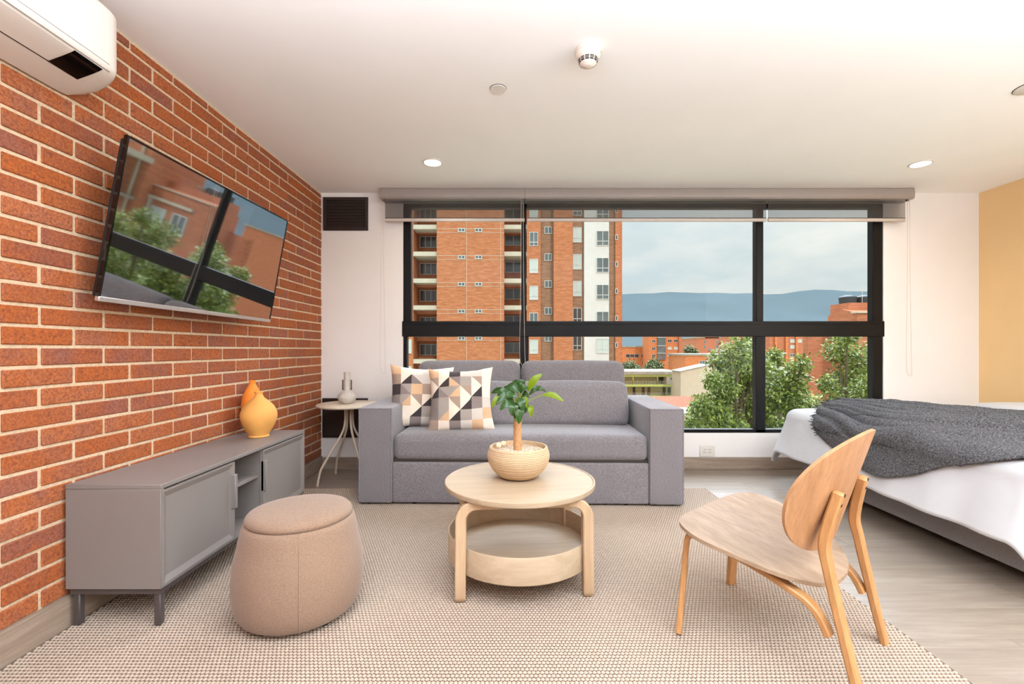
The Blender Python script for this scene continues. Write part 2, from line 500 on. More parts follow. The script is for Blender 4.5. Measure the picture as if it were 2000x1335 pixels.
def leaf_mat(name, c0, c1, rough=.4, trans=.25):
    m = MT(name).set(rough, 0, .5)
    g = m.n('ShaderNodeNewGeometry')
    c = m.ramp(g.outputs['Random Per Island'], [(0, c0), (.55, tuple((a + b) / 2 for a, b in zip(c0, c1))), (1, c1)])
    m.color(c)
    m.b.inputs['Subsurface Weight'].default_value = 0
    tl = m.n('ShaderNodeBsdfTranslucent'); m.l(c, tl.inputs[0])
    mx = m.n('ShaderNodeMixShader'); mx.inputs[0].default_value = trans
    m.l(m.b.outputs[0], mx.inputs[1]); m.l(tl.outputs[0], mx.inputs[2]); m.l(mx.outputs[0], m.o.inputs[0])
    return m.m
M['leaf_dark'] = leaf_mat('dark_leaf', srgb(34, 66, 26), srgb(56, 92, 38), .22, .12)
M['leaf_bright'] = leaf_mat('bright_leaf', srgb(112, 138, 18), srgb(134, 156, 28), .35, .3)
M['petiole'] = plain('petiole', srgb(128, 150, 60), .5)
M['tree_leaf'] = leaf_mat('tree_leaf', srgb(62, 82, 32), srgb(160, 174, 84), .35, .25)
M['tree_leaf_far'] = leaf_mat('far_leaf', srgb(64, 84, 52), srgb(120, 130, 78), .5, .2)
M['bark'] = plain('bark', srgb(104, 88, 70), .9, var=.2, scale=20)

def far_brick(name, c0, c1, mort, w=.26, h=.085, amt=.5):
    m = MT(name).set(.85, 0, .2)
    g = m.n('ShaderNodeNewGeometry'); sp = m.n('ShaderNodeSeparateXYZ'); m.l(g.outputs['Position'], sp.inputs[0])
    ad = m.n('ShaderNodeMath', operation='ADD'); m.l(sp.outputs[0], ad.inputs[0]); m.l(sp.outputs[1], ad.inputs[1])
    cb = m.n('ShaderNodeCombineXYZ'); m.l(ad.outputs[0], cb.inputs[0]); m.l(sp.outputs[2], cb.inputs[1])
    b = m.n('ShaderNodeTexBrick'); m.l(cb.outputs[0], b.inputs['Vector'])
    b.inputs['Color1'].default_value = c0; b.inputs['Color2'].default_value = c1; b.inputs['Mortar'].default_value = mort
    b.inputs['Scale'].default_value = 1.0; b.inputs['Brick Width'].default_value = w; b.inputs['Row Height'].default_value = h; b.inputs['Mortar Size'].default_value = h * .11
    sc = m.n('ShaderNodeVectorMath', operation='MULTIPLY'); m.l(cb.outputs[0], sc.inputs[0]); sc.inputs[1].default_value = (1.1, 5.5, 1)
    nz = m.noise(sc.outputs[0], 1.0, 4, .6)
    m.color(m.mix(m.ramp(nz, [(.38, (.55, .55, .55, 1)), (.62, (0, 0, 0, 1))]), b.outputs[0], tuple(x * .72 for x in c0[:3]) + (1,)))
    return m.m
M['tower_brick'] = far_brick('tower_brick', srgb(178, 108, 70), srgb(198, 130, 89), srgb(188, 142, 110))
M['tower_brown'] = far_brick('tower_brown_brick', srgb(150, 112, 88), srgb(170, 132, 104), srgb(160, 134, 112))
M['far_orange'] = far_brick('far_orange_brick', srgb(200, 120, 76), srgb(212, 134, 88), srgb(206, 144, 106))
M['far_red'] = far_brick('far_red_brick', srgb(184, 114, 84), srgb(196, 126, 94), srgb(190, 136, 108))
M['cream'] = plain('cream_render', srgb(192, 187, 170), .85, var=.05, scale=2, coord='World')
M['white_render'] = plain('white_render', srgb(206, 207, 204), .85, var=.03, scale=2, coord='World')
M['lime'] = plain('lime_trim', srgb(176, 192, 112), .8, var=.04)
M['grey_roof'] = plain('grey_roof', srgb(150, 148, 138), .85, var=.2, scale=1.5, coord='World')
M['far_glass'] = plain('far_window_glass', srgb(96, 106, 108), .12, 0, .8, var=.25, scale=.7, coord='World')
M['far_glass_dark'] = plain('far_window_glass_dark', srgb(66, 60, 58), .15, 0, .7, var=.25, scale=.7, coord='World')
M['far_curtain'] = plain('far_window_blind', srgb(188, 200, 196), .7, var=.06, scale=.8, coord='World')
M['far_frame'] = plain('far_window_frame', srgb(200, 202, 198), .6)
M['roof_tile'] = plain('terracotta', srgb(92, 46, 36), .85, var=.16, scale=6)
M['mountain'] = plain('mountain_haze_tint', srgb(73, 84, 88), 1.0, 0, 0, var=.05, scale=.004, coord='World')  # distance haze painted into the ridge as a bluish grey
M['ground'] = plain('street_ground', srgb(150, 150, 130), .95, var=.2, scale=.2, coord='World')
M['tank'] = plain('black_tank', srgb(52, 58, 64), .6)

# ------------------------------------------------------------------ room shell
XL, XR, YB, YR, ZC = -1.664, 3.988, 3.918, -2.6, 2.373
WIN_X0, WIN_X1, WIN_Z0, WIN_Z1 = gx(788, 3.93), gx(1723, 3.93), gz(844.5, 3.93), gz(398, 3.93)

def struct(name, mb, m, label, cat, **k):
    o = part(name, mb, m, None, **k); o['kind'] = 'structure'; o['label'] = label; o['category'] = cat
    return o
fl = struct('floor', MB().box(XL - .15, XR + .15, YR, YB + .15, -.12, -.010), M['floor_sub'], 'pale grey oak laminate floor running under the rug', 'floor')
struct('ceiling', MB().box(XL - .15, XR + .15, YR - .1, YB + .15, ZC, ZC + .15), M['ceiling'], 'smooth warm white ceiling with recessed lamps', 'ceiling')
wl = struct('wall_left', MB().box(XL - .15, XL - .006, YR, YB + .15, -.1, ZC), M['mortar'], 'orange brick wall behind the television', 'wall')
struct('wall_right', MB().box(XR, XR + .15, YR, YB + .15, -.1, ZC), M['yellow'], 'ochre yellow painted wall at the head of the bed', 'wall')
struct('wall_back', MB().box(XL - .15, XR + .15, YR - .15, YR, -.1, ZC), M['wall'], 'plain wall behind the camera', 'wall')
wf = MB()
wf.box(XL - .006, WIN_X0, YB, YB + .16, -.1, ZC); wf.box(WIN_X1, XR + .02, YB, YB + .16, -.1, ZC)
wf.box(WIN_X0, WIN_X1, YB, YB + .16, -.1, WIN_Z0); wf.box(WIN_X0, WIN_X1, YB, YB + .16, WIN_Z1, ZC)
struct('wall_front', wf, M['wall'], 'off white wall around the wide black framed window', 'wall')

# bricks: one shared mesh, the largest in view single, the rest joined
def brick_mb(y0=-.1187, y1=.1187, z0=-.0294, z1=.0294, x0=0, x1=.0055):
    return MB().box(x0 - .02, x1, y0, y1, z0, z1, ch=.003)
bm_full = mesh_of('brick', brick_mb(), M['brick'], smooth=0)
rng = random.Random(3)
spots = []
n0 = int((.118 - BR_Z0) / BR_C) - 1
for n in range(n0, 20):
    zc0 = BR_Z0 + n * BR_C + BR_C / 2
    z0, z1 = max(zc0 - .0298, .112), min(zc0 + .0298, ZC - .014)
    if z1 - z0 < .012: continue
    odd = abs(n) % 2
    for k in range(-18, 12):
        yc = BR_Y0 + BR_L * k + BR_L / 2 - .125 * odd
        y0, y1 = yc - .119, min(yc + .119, YB - .002)
        if y1 - y0 < .02 or y1 < YR: continue
        y0 = max(y0, YR)
        spots.append(((y0 + y1) / 2, (z0 + z1) / 2, (y1 - y0) / .238, (z1 - z0) / .0596))
def vis_area(q):
    y, z, sy, sz = q
    if y < 1.30: return 0
    u = CX + F * XL / y; v = CY - F * (z - H) / y
    if u < -60 or v < -10: return 0
    return sy * sz / y ** 3
spots.sort(key=vis_area, reverse=True)
rest = MB(); cnt = 0
for q in spots:
    y, z, sy, sz = q
    dx = rng.uniform(-.0022, .0018); rot = (rng.uniform(-.006, .006), 0, rng.uniform(-.008, .008))
    if cnt < 300 and vis_area(q) > 0:
        o = bpy.data.objects.new('brick', bm_full); COL.objects.link(o); o.parent = wl
        o.location = (XL - .006 + dx, y, z); o.rotation_euler = rot; o.scale = (1, sy, sz); cnt += 1
    else:
        rest.box(XL - .02, XL - .0005 + dx, y - .119 * sy, y + .119 * sy, z - .0298 * sz, z + .0298 * sz, ch=.003)
part('brick_field', rest, M['brick'], wl, smooth=0, kind='stuff')

# floor planks
PW, PL = .192, 1.38
yy = YR; r_i = 0
pm = mesh_of('plank', MB().box(-PL / 2 + .0006, PL / 2 - .0006, -PW / 2 + .0006, PW / 2 - .0006, -.010, 0, ch=.0004), M['plank'], smooth=0)
while yy < YB:
    off = [0, .52, .93, .27, .71][r_i % 5] * PL
    xx = XL - off
    while xx < XR:
        x0, x1 = max(xx, XL), min(xx + PL, XR); y1 = min(yy + PW, YB)
        if x1 - x0 > .03 and y1 - yy > .01:
            o = bpy.data.objects.new('plank', pm); COL.objects.link(o); o.parent = fl
            o.location = ((x0 + x1) / 2, (yy + y1) / 2, 0); o.scale = ((x1 - x0) / PL, (y1 - yy) / PW, 1)
        xx += PL
    yy += PW; r_i += 1

# skirting boards
struct('baseboard_left', MB().box(XL - .006, XL + .012, YR, YB - .012, 0, .118, ch=.002), M['base_wood'], 'greyed oak skirting along the brick wall', 'skirting')
bb = MB().box(XL + .012, XR, YB - .014, YB, 0.0, .106, ch=.002)
struct('baseboard_front', bb, M['base_wood'], 'greyed oak skirting under the window', 'skirting')
struct('baseboard_right', MB().box(XR - .014, XR, YR, YB - .014, 0, .106, ch=.002), M['base_wood'], 'greyed oak skirting along the ochre wall', 'skirting')

# window: frame members and panes
wi = thing('window_1', 'wide black aluminium window of three bays and two tiers over the sofa', 'window', (0, YB, 0), kind='structure')
FY0, FY1 = YB + .004, YB + .07
def wx(u): return gx(u, YB + .01)
def wz(v): return gz(v, YB + .01)
X0, X1 = wx(788), wx(1723)
TZ1, TZ0 = wz(627), wz(657)
ZT, ZB = WIN_Z1, wz(844.5)
def member(name, x0, x1, z0, z1, y0=FY0, y1=FY1):
    return part(name, MB().box(x0, x1, y0, y1, z0, z1, ch=.003), M['black_metal'], wi, local=False)
member('jamb', X0, wx(803), TZ1 - .02, ZT); member('jamb', X0, wx(795), ZB, TZ0 + .02)
member('jamb', wx(1704), X1, TZ1 - .02, ZT); member('jamb', wx(1704), X1, ZB, TZ0 + .02)
tr = member('transom', X0 - .008, X1 + .008, TZ0, TZ1, FY0 - .012)
part('transom_lip', MB().box(X0, X1, FY0 - .02, FY0 - .008, TZ1 - .026, TZ1 - .02), M['black_metal'], tr, local=False)
member('head_rail', X0, X1, wz(406), ZT)
member('bottom_rail', X0, X1, ZB, wz(838))
part('outer_sill', MB().box(X0 - .02, X1 + .02, FY1, YB + .18, WIN_Z0 - .02, WIN_Z0 + .008), M['black_metal'], wi, local=False)
BAYS_U = [(803, 1018.5), (1027.5, 1476.5), (1490.5, 1704)]
BAYS_L = [(795, 1015.5), (1032.5, 1476), (1494.5, 1704)]
member('mullion', wx(1018.5), wx(1027.5), TZ1 - .01, ZT); member('mullion', wx(1476.5), wx(1490.5), TZ1 - .01, ZT)
member('mullion', wx(1015.5), wx(1032.5), ZB, TZ0 + .01); member('mullion', wx(1476), wx(1494.5), ZB, TZ0 + .01)
for (a, b) in BAYS_U:
    part('pane', MB().box(wx(a) - .004, wx(b) + .004, FY0 + .03, FY0 + .036, TZ1 - .004, wz(406) + .004), M['glass'], wi, local=False)
for (a, b) in BAYS_L:
    part('pane', MB().box(wx(a) - .004, wx(b) + .004, FY0 + .03, FY0 + .036, wz(838) - .004, TZ0 + .004), M['glass'], wi, local=False)

# ------------------------------------------------------------------ outside: ground, mountains, buildings, trees
struct('ground', MB().box(-160, 260, 4.6, 420, -15, -14), M['ground'], 'street level ground far below the window', 'ground')
mt = MB()
ridge = [(-1500, 600), (200, 585), (900, 578), (1213, 575), (1306, 570), (1390, 571), (1473, 574), (1515, 575), (1557, 568.6), (1599, 564.4), (1641, 568.6), (1704, 568.5), (1900, 574), (2400, 566), (3600, 580)]
def mtn(s_, t_):
    u = lerp(-1500, 3600, s_)
    for (a, b), (c, d) in zip(ridge, ridge[1:]):
        if a <= u <= c: v = lerp(b, d, (u - a) / (c - a)); break
    D = 2600
    X = (u - CX) / F * D; top = gz(v, D) + 9 * noise.noise(Vector((u * .02, 3, 1))) + 4 * noise.noise(Vector((u * .07, 7, 1)))
    q = t_
    return (X * (1 - .35 * (1 - q)), D - 1500 * (1 - q) + 160 * noise.noise(Vector((u * .008, q * 4, 0))) * (1 - q), -14 + (top + 14) * q ** 1.3 + 40 * noise.noise(Vector((u * .011, q * 3, 5))) * q * (1 - q))
mt.grid(160, 14, mtn)
struct('mountain', mt, M['mountain'], 'hazy blue mountain ridge along the horizon', 'mountain', smooth=60)

def pbx(mb, u0, u1, v0, v1, Y, dep, mi=0):
    """box whose front face, at depth Y, fills the given picture rectangle"""
    return mb.box(gx(u0, Y), gx(u1, Y), Y, Y + dep, gz(v1, Y), gz(v0, Y), mi)
def far_window(parent, u0, u1, v0, v1, Y, gl='far_glass', bars=1, sill=None, fr=.05):
    x0, x1, z0, z1 = gx(u0, Y), gx(u1, Y), gz(v1, Y), gz(v0, Y)
    f = MB()
    f.box(x0, x0 + fr, Y - .06, Y + .04, z0, z1); f.box(x1 - fr, x1, Y - .06, Y + .04, z0, z1)
    f.box(x0 + fr, x1 - fr, Y - .06, Y + .04, z0, z0 + fr); f.box(x0 + fr, x1 - fr, Y - .06, Y + .04, z1 - fr, z1)
    for b in range(bars):
        xb = lerp(x0, x1, (b + 1) / (bars + 1)); f.box(xb - fr / 2, xb + fr / 2, Y - .05, Y + .04, z0 + fr, z1 - fr)
    if sill: zz = lerp(z0, z1, sill); f.box(x0 + fr, x1 - fr, Y - .05, Y + .04, zz - fr * .6, zz + fr * .6)
    w = part('window', f, M['far_frame'], parent, local=False, smooth=0)
    part('pane', MB().box(x0 + fr * .5, x1 - fr * .5, Y - .02, Y + .01, z0 + fr * .5, z1 - fr * .5), M[gl], w, local=False, smooth=0)
    return w

# the tall brick tower on the far side of the street
TY = 44.0
tw = thing('apartment_tower', 'tall orange brick apartment tower with cream balcony bands beyond the window', 'building', (gx(1005, TY), TY, -14))
TT = 320  # upper end in picture rows
def tp(name, u0, u1, Y, dep, m, v0=TT, v1=1000):
    return part(name, pbx(MB(), u0, u1, v0, v1, Y, dep), M[m], tw, local=False, smooth=0)
tp('wall', 700, 1215, TY + 2.6, 8, 'tower_brick')
tp('pier', 780, 807, TY, 2.7, 'tower_brick')
tp('brick_front', 853, 984.5, TY - .5, 3.2, 'tower_brick')
tp('pier', 1029, 1056, TY - .1, 2.8, 'tower_brick')
tp('brown_pier', 1056, 1082, TY + .25, 2.4, 'tower_brown')
tp('pier', 1081.5, 1118.5, TY - .6, 3.2, 'tower_brick')
tp('brown_pier', 1118.5, 1142, TY + .2, 2.4, 'tower_brown')
tp('white_panel', 1141, 1189.5, TY - .2, 2.8, 'white_render')
tp('brown_pier', 1189.5, 1202, TY, 2.6, 'tower_brown')
tp('pier', 1202, 1212, TY - .3, 2.9, 'tower_brick')
jl = MB()
for u in (911.5, 978): pbx(jl, u - .35, u + .35, TT, 1000, TY - .515, .02)
for k in range(-2, 7): pbx(jl, 853, 984.5, 446.4 + 52.6 * k - .4, 446.4 + 52.6 * k + .4, TY - .515, .02)
for k in range(-2, 7): pbx(jl, 853, 984.5, 454 + 52.6 * k - .3, 454 + 52.6 * k + .3, TY - .515, .02)
part('joint_line', jl, M['cream'], tw, local=False, smooth=0)
FH = 52.5
rw = random.Random(11)
for k in range(-2, 6):
    dv = FH * k
    for (a, b) in ((807, 853), (984.5, 1029)):
        part('balcony_slab', pbx(MB(), a, b, 491 + dv - (0 if a < 900 else 0), 499.5 + dv, TY + .05, 2.6), M['cream'], tw, local=False, smooth=0)
        part('lintel', pbx(MB(), a, b, 499.5 + dv, 508 + dv if k != 0 else 503, TY + 1.5, 1.2), M['far_red'], tw, local=False, smooth=0)
    far_window(tw, 820, 853, 514 + dv, 536 + dv, TY + 2.5, 'far_glass_dark', 2)
    far_window(tw, 986, 1020, 511 + dv, 532 + dv, TY + 2.5, 'far_glass_dark' if k != -1 else 'far_glass', 1)
    for u in (894.5, 927.5):
        far_window(tw, u, u + 14, 445.5 + 52.8 * (k + 1) - 52.8, 452.8 + 52.8 * (k + 1) - 52.8, TY - .52, 'far_glass', 1, fr=.06)
    far_window(tw, 1034, 1051, 505.5 + dv, 533 + dv, TY - .12, rw.choice(['far_glass', 'far_curtain', 'far_glass']), 1, .28)
    far_window(tw, 1063.5, 1078, 495 + dv, 509 + dv, TY + .22, rw.choice(['far_glass', 'far_glass_dark']), 1)
    far_window(tw, 1118.8, 1136, 496 + dv, 526 + dv, TY + .17, rw.choice(['far_curtain', 'far_glass', 'far_glass_dark']), 1, .3)
    far_window(tw, 1165, 1189, 503 + dv, 532 + dv, TY - .23, rw.choice(['far_curtain', 'far_glass', 'far_glass']), 1, .3)
    far_window(tw, 1201.8, 1206.5, 511 + dv, 521 + dv, TY - .33, 'far_glass_dark', 0)
    if k >= 3: far_window(tw, 793, 804, 662 + FH * (k - 4), 690 + FH * (k - 4), TY - .03, 'far_curtain', 0, .5)

# cream and lime gallery building below
b = thing('gallery_building', 'low cream building with lime green galleries beyond the sofa arm', 'building', (gx(1240, 62), 62, -14))
GY = 62
part('wall', pbx(MB(), 1120, 1329, 728, 1010, GY + 1.6, 6), M['cream'], b, local=False, smooth=0)
part('roof', MB().box(gx(1110, GY), gx(1331, GY), GY - .2, GY + 8, gz(731, GY), gz(725, GY)), M['grey_roof'], b, local=False, smooth=0)
for v in (731, 750.5, 773): part('gallery_slab', pbx(MB(), 1110, 1329.5, v, v + 4, GY, 1.7), M['lime'], b, local=False, smooth=0)
part('corner_room', pbx(MB(), 1302, 1329, 735, 750.5, GY + .1, 1.6), M['white_render'], b, local=False, smooth=0)
far_window(b, 1309, 1322.5, 736.5, 741.5, GY + .05, 'far_glass_dark', 3)
for u in (1236, 1284): part('post', pbx(MB(), u, u + 1.2, 735, 750.5, GY, .2), M['lime'], b, local=False, smooth=0)
part('door', pbx(MB(), 1286, 1301, 736, 750, GY + 1.5, .2), M['far_glass_dark'], b, local=False, smooth=0)
for u in (1236, 1254, 1265, 1295, 1305): part('door', pbx(MB(), u, u + 5, 756, 771, GY + 1.5, .2), M['far_glass_dark'], b, local=False, smooth=0)
ra = MB()
for u in range(1200, 1329, 3): pbx(ra, u, u + .5, 743, 750.5, GY, .05); pbx(ra, u, u + .5, 766, 773, GY, .05)
part('railing', ra, M['far_frame'], b, local=False, smooth=0)

b = thing('gable_building', 'plain cream gable wall beside the green tree', 'building', (gx(1370, 58), 58, -14))
def prism_px(pts, Y, dep):
    m = MB(); n = len(pts)
    v = [(gx(u, Y), Y, gz(w, Y)) for u, w in pts] + [(gx(u, Y), Y + dep, gz(w, Y)) for u, w in pts]
    return m.add(v, [tuple(range(n)), tuple(range(n, 2 * n))[::-1]] + [(i, n + i, n + (i + 1) % n, (i + 1) % n) for i in range(n)])
part('wall', prism_px([(1329.5, 724.5), (1388, 712), (1450, 725), (1450, 1000), (1329.5, 1000)], 58, 3.2), M['cream'], b, local=False, smooth=0)
part('roof_edge', prism_px([(1328, 724.5), (1388, 711.2), (1452, 724.5), (1452, 726), (1388, 713), (1328, 726)], 57.9, 3.3), M['grey_roof'], b, local=False, smooth=0)

b = thing('tiled_roof_house', 'house with red clay tile roof behind the sofa arm', 'building', (gx(1330, 44), 44, -14))
part('wall', MB().box(gx(1240, 44), gx(1450, 44), 40, 49, -14, gz(801, 42)), M['cream'], b, local=False, smooth=0)
x0, x1 = gx(1236, 44), gx(1452, 44)
part('roof', MB().add([(x0, 39, -5.2), (x1, 39, -5.2), (x1, 50, gz(777, 50)), (x0, 50, gz(777, 50)), (x0, 39, -5.5), (x1, 39, -5.5), (x1, 50, -5.5), (x0, 50, -5.5)], [(0, 1, 2, 3), (4, 7, 6, 5), (0, 4, 5, 1), (1, 5, 6, 2), (2, 6, 7, 3), (3, 7, 4, 0)]), M['roof_tile'], b, local=False, smooth=0)
tl = MB(); nT = 46
for i in range(nT):
    X = lerp(x0 + .1, x1 - .1, i / (nT - 1)); tl.tube([(X, 39, -5.10), (X, 50, gz(777, 50) + .10)], .13, 6)
M['roof_tile_pale'] = plain('pale_clay_tile', srgb(158, 92, 66), .85, var=.2, scale=3)
part('roof_tile_rows', tl, M['roof_tile_pale'], b, local=False, kind='stuff')

def block(name, label, u0, u1, v0, Y, dep, m, wins=(), extra=None, v1=None):
    b = thing(name, label, 'building', (gx((u0 + u1) / 2, Y), Y, -14))
    part('wall', MB().box(gx(u0, Y), gx(u1, Y), Y, Y + dep, -14, gz(v0, Y)), M[m], b, local=False, smooth=0)
    part('roof', MB().box(gx(u0, Y) - .2, gx(u1, Y) + .2, Y - .2, Y + dep + .2, gz(v0, Y), gz(v0, Y) + .35), M['grey_roof'], b, local=False, smooth=0)
    for w in wins: far_window(b, *w[:4], Y - .02, *w[4:])
    return b
b = block('office_block', 'low orange block with long dark windows beside the tower', 1190, 1263, 678, 118, 12, 'far_orange',
      [(1222, 1248, 691, 698, 'far_glass_dark', 2), (1252, 1261, 691, 698, 'far_glass_dark', 1), (1253, 1261, 705, 711, 'far_glass_dark', 1), (1196, 1212, 691, 698, 'far_glass_dark', 1)])
b = block('orange_apartments', 'orange apartment block with a grey glass stair column', 1267, 1331, 648, 112, 5.5, 'far_orange',
      [(u, u + 8, v, v + 5.5, g, 1) for v, g in ((662.5, 'far_glass_dark'), (677, 'far_curtain'), (691, 'far_curtain'), (705, 'far_glass')) for u in (1304, 1316)] + [(1273, 1280, v, v + 5.5, 'far_glass_dark', 1) for v in (663, 677.5, 691.5)])
part('glass_column', pbx(MB(), 1285, 1300, 650, 702, 111.6, 1), M['far_glass'], b, local=False, smooth=0)
sl = MB()
for v in (658, 674.5, 689): pbx(sl, 1284.5, 1300.5, v, v + 1, 111.4, .4)
part('floor_band', sl, M['far_frame'], b, local=False, smooth=0)
part('side_wall', pbx(MB(), 1326, 1331.5, 648, 1000, 111.5, .8), M['far_red'], b, local=False, smooth=0)
block('red_brick_house', 'flat roofed red brick house above the cream gable', 1339, 1420, 694, 90, 10, 'far_orange', [(1366, 1387, 704, 711, 'far_glass', 3)])
b = block('stepped_apartments', 'pink brick apartments with stepped roofs in the middle distance', 1361, 1432, 660, 150, 14, 'far_red', [(u, u + 5, v, v + 6, 'far_glass', 1) for u in (1374, 1398, 1416) for v in (664, 674)])
part('tower_top', pbx(MB(), 1377, 1404, 640, 660, 149.8, 10), M['far_red'], b, local=False, smooth=0)
part('roof_hip', prism_px([(1404, 672), (1415, 665), (1424, 672)], 149, 8), M['roof_tile'], b, local=False, smooth=0)
block('terrace_house', 'long low orange building under the stepped apartments', 1420, 1470, 684, 100, 10, 'far_orange', [(1440, 1452, 690, 696, 'far_glass_dark', 1)])
b = block('brown_apartments', 'pale red apartment block with white windows left of the tall brick gable', 1503, 1700, 645, 82, 14, 'far_red',
      [(1543, 1552, 662, 669, 'far_curtain', 1), (1543, 1552, 673.5, 680.5, 'far_curtain', 1), (1558, 1566, 662, 669, 'far_curtain', 1), (1543, 1552, 690, 696, 'far_glass', 1), (1521, 1530, 688, 696, 'far_glass_dark', 1)])
for u in (1514, 1535, 1555): part('pier', pbx(MB(), u, u + 4, 645, 1000, 81.6, .6), M['far_orange'], b, local=False, smooth=0)
block('distant_block', 'distant pale red block seen over the trees', 1445, 1480, 652, 130, 12, 'far_red', [(1462, 1468, 662, 668, 'far_glass', 1)])

# big brick apartment house to the right, the one mirrored in the television
b = thing('brick_apartment_house', 'big red brick apartment house behind the trees with water tanks on its roof', 'building', (20, 20, -14))
part('wall', MB().box(13.9, 15.2, 21.6, 22.0, -14, 1.75), M['far_red'], b, local=False, smooth=0)
part('wall', MB().box(15.02, 18.2, 20, 21.9, -14, gz(611, 20)), M['far_red'], b, local=False, smooth=0)
part('parapet', MB().box(15.15, 18.2, 20.7, 21.9, gz(611, 20) - .2, gz(592, 21)), M['far_red'], b, local=False, smooth=0)
part('coping', MB().box(14.95, 18.25, 19.9, 20.3, gz(611, 20), gz(611, 20) + .06), M['cream'], b, local=False, smooth=0)
part('roof_gable', MB().add([(15.02, 20.0, gz(611, 20)), (15.02, 21.85, gz(611, 20)), (15.02, 20.9, gz(611, 20) + .25), (18.2, 20.0, gz(611, 20)), (18.2, 21.85, gz(611, 20)), (18.2, 20.9, gz(611, 20) + .25)], [(0, 2, 1), (3, 4, 5), (0, 3, 5, 2), (2, 5, 4, 1), (0, 1, 4, 3)]), M['far_red'], b, local=False, smooth=0)
part('wall', MB().box(18.2, 27, 19.4, 22.6, -14, 8.5), M['far_red'], b, local=False, smooth=0)
part('wall', MB().box(27, 42, 17, 30, -14, 16), M['far_orange'], b, local=False, smooth=0)
part('string_course', MB().box(18.1, 42, 16.9, 19.5, 3.5, 3.75), M['cream'], b, local=False, smooth=0)
part('canopy', MB().box(18.3, 24, 18.2, 19.5, 1.6, 1.75), M['grey_roof'], b, local=False, smooth=0)
part('downpipe', MB().tube([(18.6, 19.3, 8), (18.6, 19.3, -10)], .06, 8), M['cream'], b, local=False)
part('downpipe', MB().tube([(22.9, 19.3, 8), (22.9, 19.3, -10)], .06, 8), M['cream'], b, local=False)
def wwin(x0, x1, z0, z1, Y, bars=2, gl='far_glass'):
    d = Y; far_window(b, CX + x0 / d * F, CX + x1 / d * F, CY - (z1 - H) / d * F, CY - (z0 - H) / d * F, Y, gl, bars, fr=.06)
for z in (-6.2, -3.4, -.8, 1.9, 4.6): 
    wwin(19.4, 20.5, z, z + 1.25, 19.38); wwin(21.2, 22.3, z, z + 1.25, 19.38, gl='far_glass_dark'); wwin(24.2, 26.2, z, z + 1.0, 19.38, 3)
    wwin(28.5, 30.2, z, z + 1.2, 16.98, 2); wwin(33, 34.6, z, z + 1.2, 16.98, 2, 'far_curtain')
for z in (-6.6, -4.0, -1.5, .7): wwin(15.9, 16.7, z, z + 1.0, 19.98, 1); wwin(17.1, 17.9, z, z + 1.0, 19.98, 1, 'far_curtain')
part('string_course', MB().box(15.75, 18.2, 19.85, 20.0, 2.0, 2.14), M['cream'], b, local=False, smooth=0)
part('corner_trim', MB().box(18.0, 18.14, 19.85, 20.0, -6, 2.0), M['cream'], b, local=False, smooth=0)
tkm = MB()
for x in (15.55, 16.3): tkm = MB().lathe([(.0, 0), (.34, 0), (.36, .3), (.33, .34), (.12, .4), (0, .4)], 20, (x, 21.3, gz(592, 21))); part('water_tank', tkm, M['tank'], b, local=False)
part('dish', MB().lathe([(0, .0), (.15, .05), (.3, .2)], 16, (16.9, 21.3, gz(592, 21) + .02)), M['white_render'], b, local=False)
part('antenna', MB().tube([(16.0, 21.0, gz(592, 21) - .1), (16.0, 21.0, gz(592, 21) + .7)], .012, 5), M['far_frame'], b, local=False)

# trees: crowns of single leaves
def leaves_mb(blobs, n, size, rs):
    rg = np.random.default_rng(rs)
    w = np.array([r ** 2 for *_, r in blobs]); w = w / w.sum()
    V = np.zeros((n, 6, 3)); 
    for i, bi in enumerate(rg.choice(len(blobs), n, p=w)):
        x, y, z, r = blobs[bi]
        d = rg.normal(size=3); d /= np.linalg.norm(d)
        rr = r * (rg.random() ** .45)
        rr *= .82 + .3 * noise.noise(Vector((d[0] * 2.3 + bi, d[1] * 2.3, d[2] * 2.3)))
        p = np.array([x, y, z]) + d * rr
        s = size * rg.uniform(.7, 1.3)
        ax = rg.normal(size=3) * .8 + d * .6 + np.array([0, -.2, -.5]); ax /= np.linalg.norm(ax)
        nn = rg.normal(size=3) * .6 + np.array([0, -.3, 1.0]); sd = np.cross(ax, nn); sd /= np.linalg.norm(sd); nn = np.cross(sd, ax)
        V[i] = [p, p + ax * s * .5 + sd * s * .24, p + ax * s, p + ax * s * .5 - sd * s * .24, p + ax * s * .5 - nn * s * .06, p]
    me_v = V[:, :5].reshape(-1, 3)
    idx = np.arange(n)[:, None] * 5
    f = np.concatenate([idx + np.array([[0, 1, 2, 4]]), idx + np.array([[0, 4, 2, 3]])])
    return me_v, f
def leaf_object(name, vf, m, parent):
    v, f = vf; off = np.array(world_off(parent))
    me = bpy.data.meshes.new(name); me.from_pydata((v - off).tolist(), [], f.tolist()); me.materials.append(m)
    o = bpy.data.objects.new(name, me); COL.objects.link(o); o.parent = parent; o['kind'] = 'stuff'
    return o
